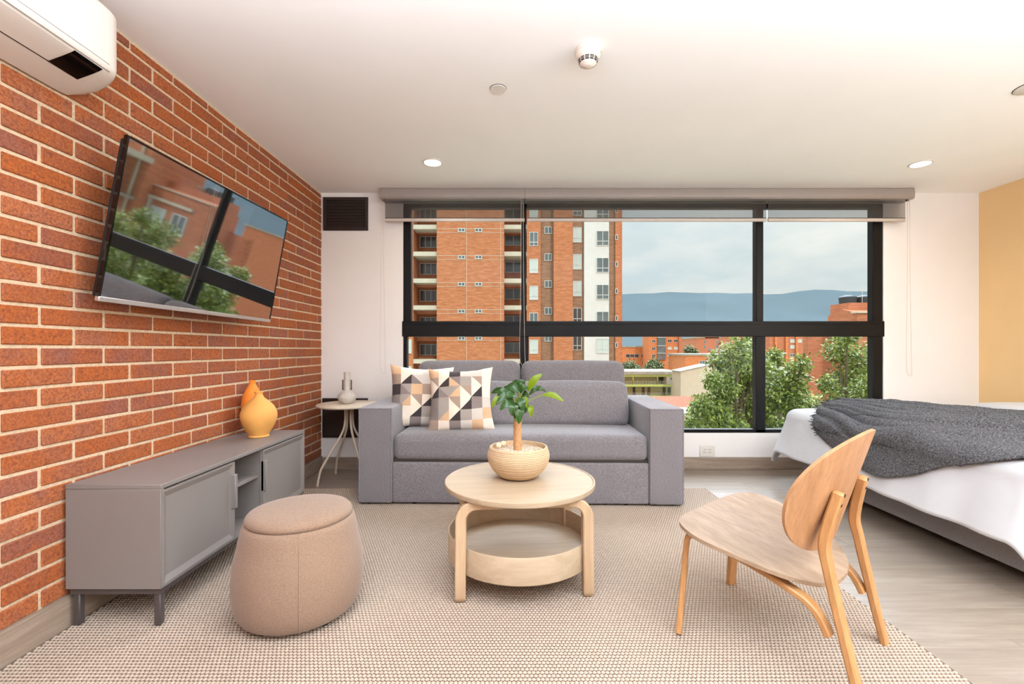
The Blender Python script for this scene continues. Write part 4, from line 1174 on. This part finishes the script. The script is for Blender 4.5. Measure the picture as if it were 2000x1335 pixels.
part('panel_line', under_strip(.1965, .194, AY0 + .02, AY1 - .04, .0008, 1), M['cassette'], ac, local=False)

# ------------------------------------------------------------------ vents on the window wall
def vent(label, x0, x1, z0, z1):
    t = thing('wall_vent', label, 'vent', ((x0 + x1) / 2, YB, (z0 + z1) / 2))
    fw = .026; f = MB(); y0, y1 = YB - .014, YB - .001
    f.box(x0, x0 + fw, y0, y1, z0, z1, ch=.002); f.box(x1 - fw, x1, y0, y1, z0, z1, ch=.002); f.box(x0 + fw, x1 - fw, y0, y1, z0, z0 + fw, ch=.002); f.box(x0 + fw, x1 - fw, y0, y1, z1 - fw, z1, ch=.002)
    part('frame', f, M['vent_metal'], t, local=False)
    part('backing', MB().box(x0 + fw, x1 - fw, YB - .003, YB - .0008, z0 + fw, z1 - fw), M['rubber'], t, local=False)
    n = 9
    for k in range(n):
        z = lerp(z0 + fw, z1 - fw, (k + .5) / n); h = (z1 - z0 - 2 * fw) / n * .5
        m = MB().add([(x0 + fw, YB - .012, z - h), (x1 - fw, YB - .012, z - h), (x1 - fw, YB - .004, z + h * .9), (x0 + fw, YB - .004, z + h * .9),
                      (x0 + fw, YB - .0095, z - h), (x1 - fw, YB - .0095, z - h), (x1 - fw, YB - .0035, z + h * .75), (x0 + fw, YB - .0035, z + h * .75)],
                     [(0, 1, 2, 3), (7, 6, 5, 4), (0, 4, 5, 1), (3, 2, 6, 7), (0, 3, 7, 4), (1, 5, 6, 2)])
        part('slat', m, M['vent_metal'], t, local=False, smooth=0)
vent('dark louvred vent high on the window wall beside the blind', gx(632, YB), gx(719.5, YB), gz(450.5, YB), gz(385.5, YB))
vent('dark louvred vent low on the window wall behind the side table', gx(630.5, YB), gx(719, YB), gz(853.5, YB), gz(777, YB))

# ------------------------------------------------------------------ roller blinds
bc = thing('blind_cassette', 'grey metal blind cassette along the ceiling over the window', 'blind', (gx(1264, 3.8), 3.85, 2.28))
CA = [(3.792, 2.372), (3.786, 2.366), (3.782, 2.330), (3.784, 2.296), (3.796, 2.284), (3.915, 2.284), (3.915, 2.372)]
def extr(pts, x0, x1):
    n = len(pts); return MB().add([(x0, y, z) for y, z in pts] + [(x1, y, z) for y, z in pts], [tuple(range(n)), tuple(range(n, 2 * n))[::-1]] + [(k, n + k, n + (k + 1) % n, (k + 1) % n) for k in range(n)])
cx0, cx1, cx2 = gx(741, 3.784), gx(1025.5, 3.784), gx(1787.5, 3.784)
part('cover', extr(CA, cx0 + .006, cx1 - .0008), M['cassette'], bc, local=False, smooth=30)
part('cover', extr(CA, cx1 + .0008, cx2 - .006), M['cassette'], bc, local=False, smooth=30)
part('end_cap', extr([(y + (.002 if y < 3.8 else 0), z) for y, z in CA], cx0, cx0 + .006), M['cassette'], bc, local=False)
part('end_cap', extr([(y + (.002 if y < 3.8 else 0), z) for y, z in CA], cx2 - .006, cx2), M['cassette'], bc, local=False)
def blind(label, u0, u1, chain, vend, dx):
    Y = 3.846; x0, x1 = gx(u0, Y), gx(u1, Y)
    t = thing('roller_blind', label, 'blind', ((x0 + x1) / 2, Y, 2.12), group='three roller blinds on the window')
    zb = gz(426.5, Y)
    part('fabric', MB().box(x0, x1, Y, Y + .0012, zb, 2.29), M['screen_fabric'], t, local=False, smooth=0)
    part('bottom_rail', MB().box(x0 - .001, x1 + .001, Y - .006, Y + .010, gz(432.5, Y), zb + .001, ch=.003), M['rail'], t, local=False)
    part('hem_band', MB().box(x0, x1, Y - .002, Y + .004, zb, zb + .006), M['seam'], t, local=False)
    if chain:
        yc = 3.80; xa = gx(chain, yc); ze = gz(vend, yc); back = .086 if dx < 0 else 0
        pth = [(xa, yc, 2.285), (xa - .004, yc, lerp(2.285, ze, .5)), (xa - .012, yc, ze + .12), (xa + .004, yc, ze + .01), (xa + .02, yc, ze), (xa + .034, yc, ze + .02), (xa + .03, yc, ze + .2), (xa + .02, yc, lerp(2.285, ze, .4)), (xa + .016, yc, 2.285)]
        pts = [interp(pth, k / 60) for k in range(61)]
        pts = [(x, y + back * min(1, max(0, (2.06 - z) / .7)), z) for x, y, z in pts]
        part('bead_chain', MB().tube(pts, .0016, 5), M['cord'], t, local=False)
        part('chain_bracket', MB().lathe([(.0, -.006), (.012, -.006), (.012, .006), (0, .006)], 12, (xa + .012, yc + .02, 2.278)), M['console_dark'], t, local=False)
blind('roller blind over the window bay above the patterned pillows', 752, 1024.5, 745, 728, .1)
blind('widest roller blind over the middle window bay', 1029, 1496.5, 1018, 714, -1)
blind('roller blind over the window bay nearest the bed', 1500, 1768, 1773, 733, 0)

# ------------------------------------------------------------------ ceiling fixtures
def downlight(label, x, y, lit=True):
    t = thing('downlight', label, 'lamp', (x, y, ZC), group='recessed ceiling downlights')
    part('trim_ring', MB().lathe([(.060, -.001), (.060, -.005), (.066, -.006), (.073, -.003), (.074, 0)], 40, cap=False), M['white_plastic'], t)
    part('lens', MB().lathe([(0, -.003), (.061, -.003)], 36, cap=False), M['lens'], t)
    d = bpy.data.lights.new('downlight_lamp', 'AREA'); d.shape = 'DISK'; d.size = .11; d.energy = DOWNLIGHT_W; d.color = DOWNLIGHT_COL; d.spread = math.radians(150)
    lo = bpy.data.objects.new('downlight_lamp', d); COL.objects.link(lo); lo.parent = t; lo.location = (0, 0, -.012)
LX = (-.593, 2.94)
for i, (x, y, l) in enumerate(((gx(845, 3.275), 3.275, 'lit recessed downlight in the ceiling over the sofa'), (gx(1798, 3.30), 3.30, 'lit recessed downlight in the ceiling over the bed'),
                 (-.60, 1.60, 'recessed downlight just above the coffee table area'), (2.94, 1.60, 'recessed downlight above the near side of the bed'),
                 (-.60, .1, 'recessed downlight over the near end of the rug'), (1.2, .1, 'recessed downlight above the camera'), (2.94, .1, 'recessed downlight near the bed corner'),
                 )):
    downlight(l, x, y)
def cover(label, x, y, r):
    t = thing('ceiling_cover', label, 'cover plate', (x, y, ZC), group='round ceiling cover plates')
    part('disc', MB().lathe([(0, -.006), (r * .94, -.006), (r, -.003)], 40, cap=False), M['white_plastic'], t)
    part('gap_ring', MB().lathe([(r, -.0025), (r * 1.05, -.0005)], 40, cap=False), M['seam'], t)
cover('small round cover plate in the ceiling near the smoke detector', gx(973, 2.348), 2.348, .041)
cover('round cover plate at the ceiling edge over the bed', 2.655, 2.33, .075)
sd = thing('smoke_detector', 'white dome smoke detector on the ceiling with a slotted nose', 'smoke detector', (.327, 2.04, ZC))
part('base_ring', MB().lathe([(.050, 0), (.056, -.001), (.057, -.018), (.054, -.021)], 48, cap=False), M['off_white'], sd)
part('dome', MB().lathe([(.0555, -.021), (.055, -.030), (.050, -.040), (.042, -.046), (.041, -.050), (.040, -.062), (.036, -.068), (.022, -.075), (.018, -.078), (.008, -.080), (0, -.080)], 48, cap=False), M['off_white'], sd)
for ri, (r0, z0, r1, z1) in enumerate(((.0425, -.049, .0415, -.053), (.0415, -.055, .041, -.059), (.0405, -.061, .038, -.066))):
    for k in range(12):
        a0_, a1_ = 2 * PI * (k + .1) / 12, 2 * PI * (k + .9) / 12
        v = []
        for a in (a0_, (a0_ + a1_) / 2, a1_):
            for (r, z) in ((r0, z0), (r1, z1)):
                v.append(((r + .0012) * math.cos(a), (r + .0012) * math.sin(a), z)); 
        part('slot', MB().add(v, [(0, 1, 3, 2), (2, 3, 5, 4)]), M['rubber'], sd, smooth=0)
part('indicator', MB().rbox(.050, -.022, -.0245, .008, .018, .006, .002, 2), M['glaze_grey'], sd)

# ------------------------------------------------------------------ side table and bottle vase
sx_, sy_ = -1.312, 3.60
stb = thing('side_table', 'small round sand coloured metal side table in the corner by the sofa arm', 'table', (sx_, sy_, 0))
part('tabletop', MB().lathe([(0, .582), (.225, .582), (.238, .585), (.243, .592), (.242, .599), (.234, .604), (0, .605)], 64), M['side_table'], stb)
for k in range(4):
    a = math.radians(45 + 90 * k); ca, sa = math.cos(a), math.sin(a)
    pr_ = [(.030, .585), (.030, .52), (.032, .46), (.045, .40), (.085, .325), (.14, .245), (.19, .17), (.222, .115), (.234, .07), (.242, .03), (.246, .0)]
    pts = [interp(pr_, q / 40) for q in range(41)]
    part('leg', MB().tube([(r * ca, r * sa, z) for r, z in pts], .0088, 10), M['side_table'], stb)
part('collar', MB().lathe([(.045, .566), (.05, .582)], 24), M['side_table'], stb)
bv = thing('bottle_vase', 'grey stoneware bottle vase with beaded handles on the side table', 'vase', (sx_ - .012, sy_ - .01, .6055))
part('body', MB().lathe([(0, 0), (.040, 0), (.046, .004), (.062, .022), (.070, .044), (.071, .052), (.067, .068), (.054, .084), (.036, .095), (.027, .1)], 48, cap=False), M['glaze_grey'], bv)
part('neck', MB().lathe([(.027, .1), (.0245, .11), (.0235, .235), (.025, .243), (.023, .246), (.019, .243), (.019, .2)], 40, cap=False), M['glaze_grey'], bv)
for s_ in (-1, 1):
    h = MB()
    for q in range(6): h.lathe([(0, -.007), (.005, -.005), (.0075, 0), (.005, .005), (0, .007)], 10, (s_ * .0335, 0, .112 + q * .0135))
    part('beaded_handle', h, M['bead'], bv)

# ------------------------------------------------------------------ socket
so = thing('wall_socket', 'white double socket plate low on the wall under the window', 'socket', (gx(1381, YB), YB, gz(879.5, YB)))
part('plate', MB().box(-.066, .066, -.008, -.0008, -.047, .047, ch=.003), M['white_plastic'], so)
for x in (-.021, .021):
    s_ = part('outlet', MB().rbox(x, -.008, 0, .034, .006, .052, .002, 2), M['white_plastic'], so)
    for zz in (-.012, .012):
        h = MB(); h.box(x - .008, x - .0055, -.0118, -.0108, zz - .005, zz + .005); h.box(x + .0055, x + .008, -.0118, -.0108, zz - .005, zz + .005)
        part('slot', h, M['rubber'], s_, smooth=0)

# ------------------------------------------------------------------ lounge chair
ch = thing('lounge_chair', 'bent oak plywood lounge chair with its back to the bed', 'chair', (.78, 1.84, 0), .702)
# local frame: x = lateral, -y = towards the back (b = -y)
def cw(a, b_, z): return Vector((a, -b_, z))
def cloc(p):
    q = Matrix.Rotation(-.702, 3, 'Z') @ (Vector(p) - Vector((.78, 1.84, 0))); return q
def sup(n_, t):
    c, s_ = math.cos(t), math.sin(t); f = lambda x: math.copysign(abs(x) ** (2 / n_), x)
    return f(c), f(s_)
def seat_pt(C, Sg, rr=1.0, dz=0.0):
    a = .296 * C * (1 - .237 * Sg); b_ = .216 + .241 * Sg
    a, bb = a * rr, .216 + (b_ - .216) * rr
    ca = a / .296
    return cw(a, bb, .390 - .212 * bb + .032 * min(1, abs(ca)) ** 2 - .004 + dz)
def plate(fn, thick, n=72, rings=9):
    """solid thin plate from polar grid fn(C, S, rr, side)"""
    mb = MB(); vs = []; fs = []
    for side in (0, 1):
        vs.append(fn(0, 0, 0, side))
        for r in range(1, rings + 1):
            for k in range(n):
                C_, S_ = sup(fn.n, 2 * PI * k / n); vs.append(fn(C_, S_, r / rings, side))
    base = 1 + rings * n
    for side in (0, 1):
        o = side * base
        for k in range(n):
            k2 = (k + 1) % n; f = (o, o + 1 + k, o + 1 + k2); fs.append(f if side else f[::-1])
            for r in range(rings - 1):
                q = (o + 1 + r * n + k, o + 1 + (r + 1) * n + k, o + 1 + (r + 1) * n + k2, o + 1 + r * n + k2); fs.append(q if side else q[::-1])
    for k in range(n):
        k2 = (k + 1) % n; e = 1 + (rings - 1) * n
        fs.append((e + k, e + k2, base + e + k2, base + e + k))
    return mb.add(vs, fs)
def seat_fn2(C, Sg, rr, side): return seat_pt(C, Sg, rr, 0 if side else -.013)
seat_fn2.n = 2.632
part('seat', plate(seat_fn2, .013), M['oak'], ch, smooth=50)
BR = dict(R=.613, b0=.462, k=.298, zc=.578, hs=.32, ht=.197, tap=.174, cv=-.031)
def back_fn(C, Sg, rr, side):
    T = BR['ht'] * Sg * rr; s_ = BR['hs'] * C * rr * (1 + BR['tap'] * Sg * rr)
    R = BR['R']; th = s_ / R
    a = R * math.sin(th); b_ = BR['b0'] + BR['k'] * T - R * (1 - math.cos(th)); z = BR['zc'] + T + BR['cv'] * (C * rr) ** 2
    if side == 0:   # rear face, 11 mm behind along the normal
        a += .011 * math.sin(th); b_ += .011 * math.cos(th); z -= .003
    return cw(a, b_, z)
back_fn.n = 2.119
part('backrest', plate(back_fn, .011, 84, 10), M['oak_back'], ch, smooth=50)
feet = {'fn': cloc(ground(1326, 1233, .01)), 'ff': cloc(ground(1428, 1138, .01)), 'rf': cloc(ground(1728, 1255, .006)), 'rn': cloc(ground(1684, 1383, .01))}
for key, s_ in (('fn', -1), ('ff', 1)):
    ft = feet[key]; rf_ = feet['rn' if s_ < 0 else 'rf']
    topz = lambda b_: .390 - .212 * b_ - .034
    a_t = s_ * .195
    P_ = [tuple(ft), (lerp(ft.x, a_t, .45), lerp(ft.y, -.02, .45), .165), (lerp(ft.x, a_t, .80), lerp(ft.y, -.02, .80), .295), (lerp(ft.x, a_t, .93), -.024, .335), (a_t, -.045, topz(.045) + .002), (a_t, -.09, topz(.09) + .006), (a_t * .985, -.16, topz(.16) + .008), (a_t * .965, -.23, topz(.23) + .008), (a_t * .955, -.30, topz(.30) + .004), (a_t * .955, -.36, topz(.36) - .004), (a_t * .955, -.404, topz(.404) - .012)]
    endb = Vector((s_ * .188, -.468, .20))
    P_ += [(s_ * .186, -.434, .234), (s_ * .187, -.453, .206), (s_ * .188, -.467, .176)]
    pts = [interp(P_, k / 64) for k in range(65)]
    wd = []
    for k in range(65):
        q = min(1, max(0, (k / 64 - .22) / .15)); wd.append(Vector((lerp(.93, 1, q), lerp(-s_ * .40, 0, q), 0)))
    part('side_frame', MB().sweep(pts, wd, [lerp(.042, .038, min(1, k / 20)) for k in range(65)], .020, ch=.004), M['oak_leg'], ch)
for key, s_ in (('rn', -1), ('rf', 1)):
    ft = feet[key]
    P_ = [tuple(ft), (lerp(ft.x, s_ * .168, .35), lerp(ft.y, -.452, .35), .14), (lerp(ft.x, s_ * .168, .7), lerp(ft.y, -.452, .7), .28), (lerp(ft.x, s_ * .168, .92), lerp(ft.y, -.452, .92), .375), (s_ * .163, -.449, .425), (s_ * .156, -.452, .47), (s_ * .145, -.464, .53), (s_ * .136, -.475, .575), (s_ * .133, -.480, .596)]
    pts = [interp(P_, k / 40) for k in range(41)]
    lg = part('rear_leg', MB().sweep(pts, Vector((1, 0, 0)), [.040] * 39 + [.034, .024], [lerp(.022, .030, min(1, k / 25)) for k in range(39)] + [.027, .02], ch=.005), M['oak_leg'], ch)
    for z_, q in ((.572, 38), (.512, 33)):
        p = Vector(pts[q]); part('screw', MB().tube([p + Vector((0, -.012, -.002)), p + Vector((0, -.0162, -.003))], .0052, 10), M['screw'], lg)

# ------------------------------------------------------------------ bed
BX0, BX1, BY0, BY1, BZ = 2.19, 3.97, 1.90, 3.52, .592
bed = thing('bed', 'low grey upholstered platform bed with its head at the ochre wall', 'bed', (3.08, 2.7, 0))
part('base', MB().rbox((2.21 + BX1) / 2, (BY0 + BY1) / 2, .185, BX1 - 2.21, BY1 - BY0 - .02, .25, .012, 6), M['bed_fabric'], bed, local=False)
part('mattress', MB().rbox((2.24 + BX1) / 2, (BY0 + BY1) / 2, .44, BX1 - 2.24, BY1 - BY0 - .04, .25, .05, 6), M['duvet'], bed, local=False)
for x in (2.34, 3.85):
    for y in (BY0 + .12, BY1 - .12): part('foot', MB().box(x - .03, x + .03, y - .03, y + .03, 0, .062), M['rubber'], bed, local=False)
def duv(x, y, lift=0.0):
    """duvet surface point for the unrolled cloth position x, y"""
    ox = max(0, BX0 - x); oy = (y - BY1) if y > BY1 else ((BY0 - y) if y < BY0 else 0); sy = 1 if y > BY1 else -1
    o = math.hypot(ox, oy); bx, by = max(x, BX0), min(max(y, BY0), BY1)
    z = BZ; hx = hy = 0.0
    puff = .012 * noise.noise(Vector((x * 2.1, y * 2.1, 3.3))) + .005 * noise.noise(Vector((x * 6, y * 5, 8.1)))
    # the top sinks a little towards its edges
    ed = min(max(0, bx - BX0), max(0, BY1 - by), max(0, by - BY0)); z -= .020 * math.exp(-ed / .12)
    z += puff
    if o > 1e-9:
        R = .085; dx, dy = -ox / o, sy * oy / o
        if o < R * PI / 2: h_, d_ = R * math.sin(o / R), R * (1 - math.cos(o / R))
        else:
            e = o - R * PI / 2; h_, d_ = R + e * .27, R + e * .955
        along = (by if ox > oy else bx)
        k = min(1, o / .35)
        wv = k * (.006 * math.sin(along * 11 + 1.2) + .005 * math.sin(along * 23.0) + .010 * noise.noise(Vector((along * 5, o * 4, 2))))
        h_ += wv; hx, hy = dx * h_, dy * h_; z -= d_
    return Vector((bx + hx, by + hy, z))
DL = .40
def dfn(s_, t_):
    x = lerp(BX0 - DL, BX1 - .02, s_); y = lerp(BY0 - DL, BY1 + DL, t_)
    ox = max(0, BX0 - x); oy = max(0, y - BY1, BY0 - y)
    # hem corners rounded off a little
    o = math.hypot(ox, oy)
    if ox > 0 and oy > 0 and o > .47: q = .47 / o + (1 - .47 / o) * .35; x = BX0 - ox * q; y = (BY1 + oy * q) if y > BY1 else (BY0 - oy * q)
    return duv(x, y)
dm = MB().grid(120, 140, dfn)
dv = tag(part('duvet', dm, M['duvet'], None, smooth=80), 'crisp white duvet hanging over the foot of the bed', 'duvet')
sol = dv.modifiers.new('thick', 'SOLIDIFY'); sol.thickness = .016; sol.offset = -1
LOW = [(2.01, 3.13), (1.93, 2.88), (1.875, 2.60), (1.93, 2.38), (2.03, 2.21), (2.12, 1.98), (2.25, 1.78)]
UPP = [(2.62, 3.56), (2.80, 3.46), (2.90, 3.30), (2.94, 3.10), (3.00, 2.88), (3.06, 2.72), (3.22, 2.30)]
def thr(s_, t_):
    a = interp(LOW, s_); b_ = interp(UPP, s_)
    q = t_
    # cloth gathers into ridges away from the hanging edge
    x, y = lerp(a[0], b_[0], q), lerp(a[1], b_[1], q)
    e = .004
    p = duv(x, y); n_ = (duv(x + e, y) - p).cross(duv(x, y + e) - p)
    if n_.length < 1e-12: n_ = Vector((0, 0, 1))
    n_.normalize()
    wob = .05 * noise.noise(Vector((s_ * 3, q * 3, 9))) + .03 * math.sin(s_ * 5)
    ph = (q + wob) * 2 * PI
    g = min(1, max(0, (q - .14) / .2))
    fold = g * (.060 * abs(math.sin(ph * 4.2 + 1 + .9 * math.sin(s_ * 3))) ** .8 + .020 * abs(math.sin(ph * 7.1 + s_ * 2.5)) ** .6 - .03) + .010 * noise.noise(Vector((s_ * 6, q * 9, 1)))
    fold += .008 * (1 - g) * math.sin(ph * 2.6 + s_ * 3)
    ftex = .0035 * noise.noise(Vector((x * 85, y * 85, 2)))
    return p + n_ * (.016 + fold + ftex + .012 * math.sin(PI * min(1, q * 8) / 2))
tm_ = MB().grid(170, 230, thr)
tw_ = thing('throw_blanket', 'charcoal boucle throw blanket with a fringed end spread across the bed', 'blanket', (2.4, 2.7, .6))
tc_ = part('cloth', tm_, M['throw'], tw_, local=False, smooth=80)
sol = tc_.modifiers.new('thick', 'SOLIDIFY'); sol.thickness = .010; sol.offset = -1
fg = MB(); fr_ = random.Random(4)
for k in range(110):
    q = (k + fr_.random()) / 110
    p = thr(0, q); p2 = thr(.02, q); d = (p - p2).normalized()
    d = (d + Vector((fr_.uniform(-.5, .5), fr_.uniform(-.5, .5), fr_.uniform(-.3, .2)))).normalized()
    L = fr_.uniform(.02, .05)
    fg.tube([p, p + d * L * .5 + Vector((0, 0, -.003)), p + d * L + Vector((0, 0, -.012))], [.0035, .003, .0015], 5)
part('fringe', fg, M['throw'], tw_, local=False, kind='stuff')
bp = thing('bed_pillow', 'white bed pillow at the window side of the bed head', 'pillow', (3.72, 3.18, .560))
part('case', MB().rbox(0, 0, .02, .46, .62, .09, .04, 10, (0, 0, .02)), M['duvet'], bp)
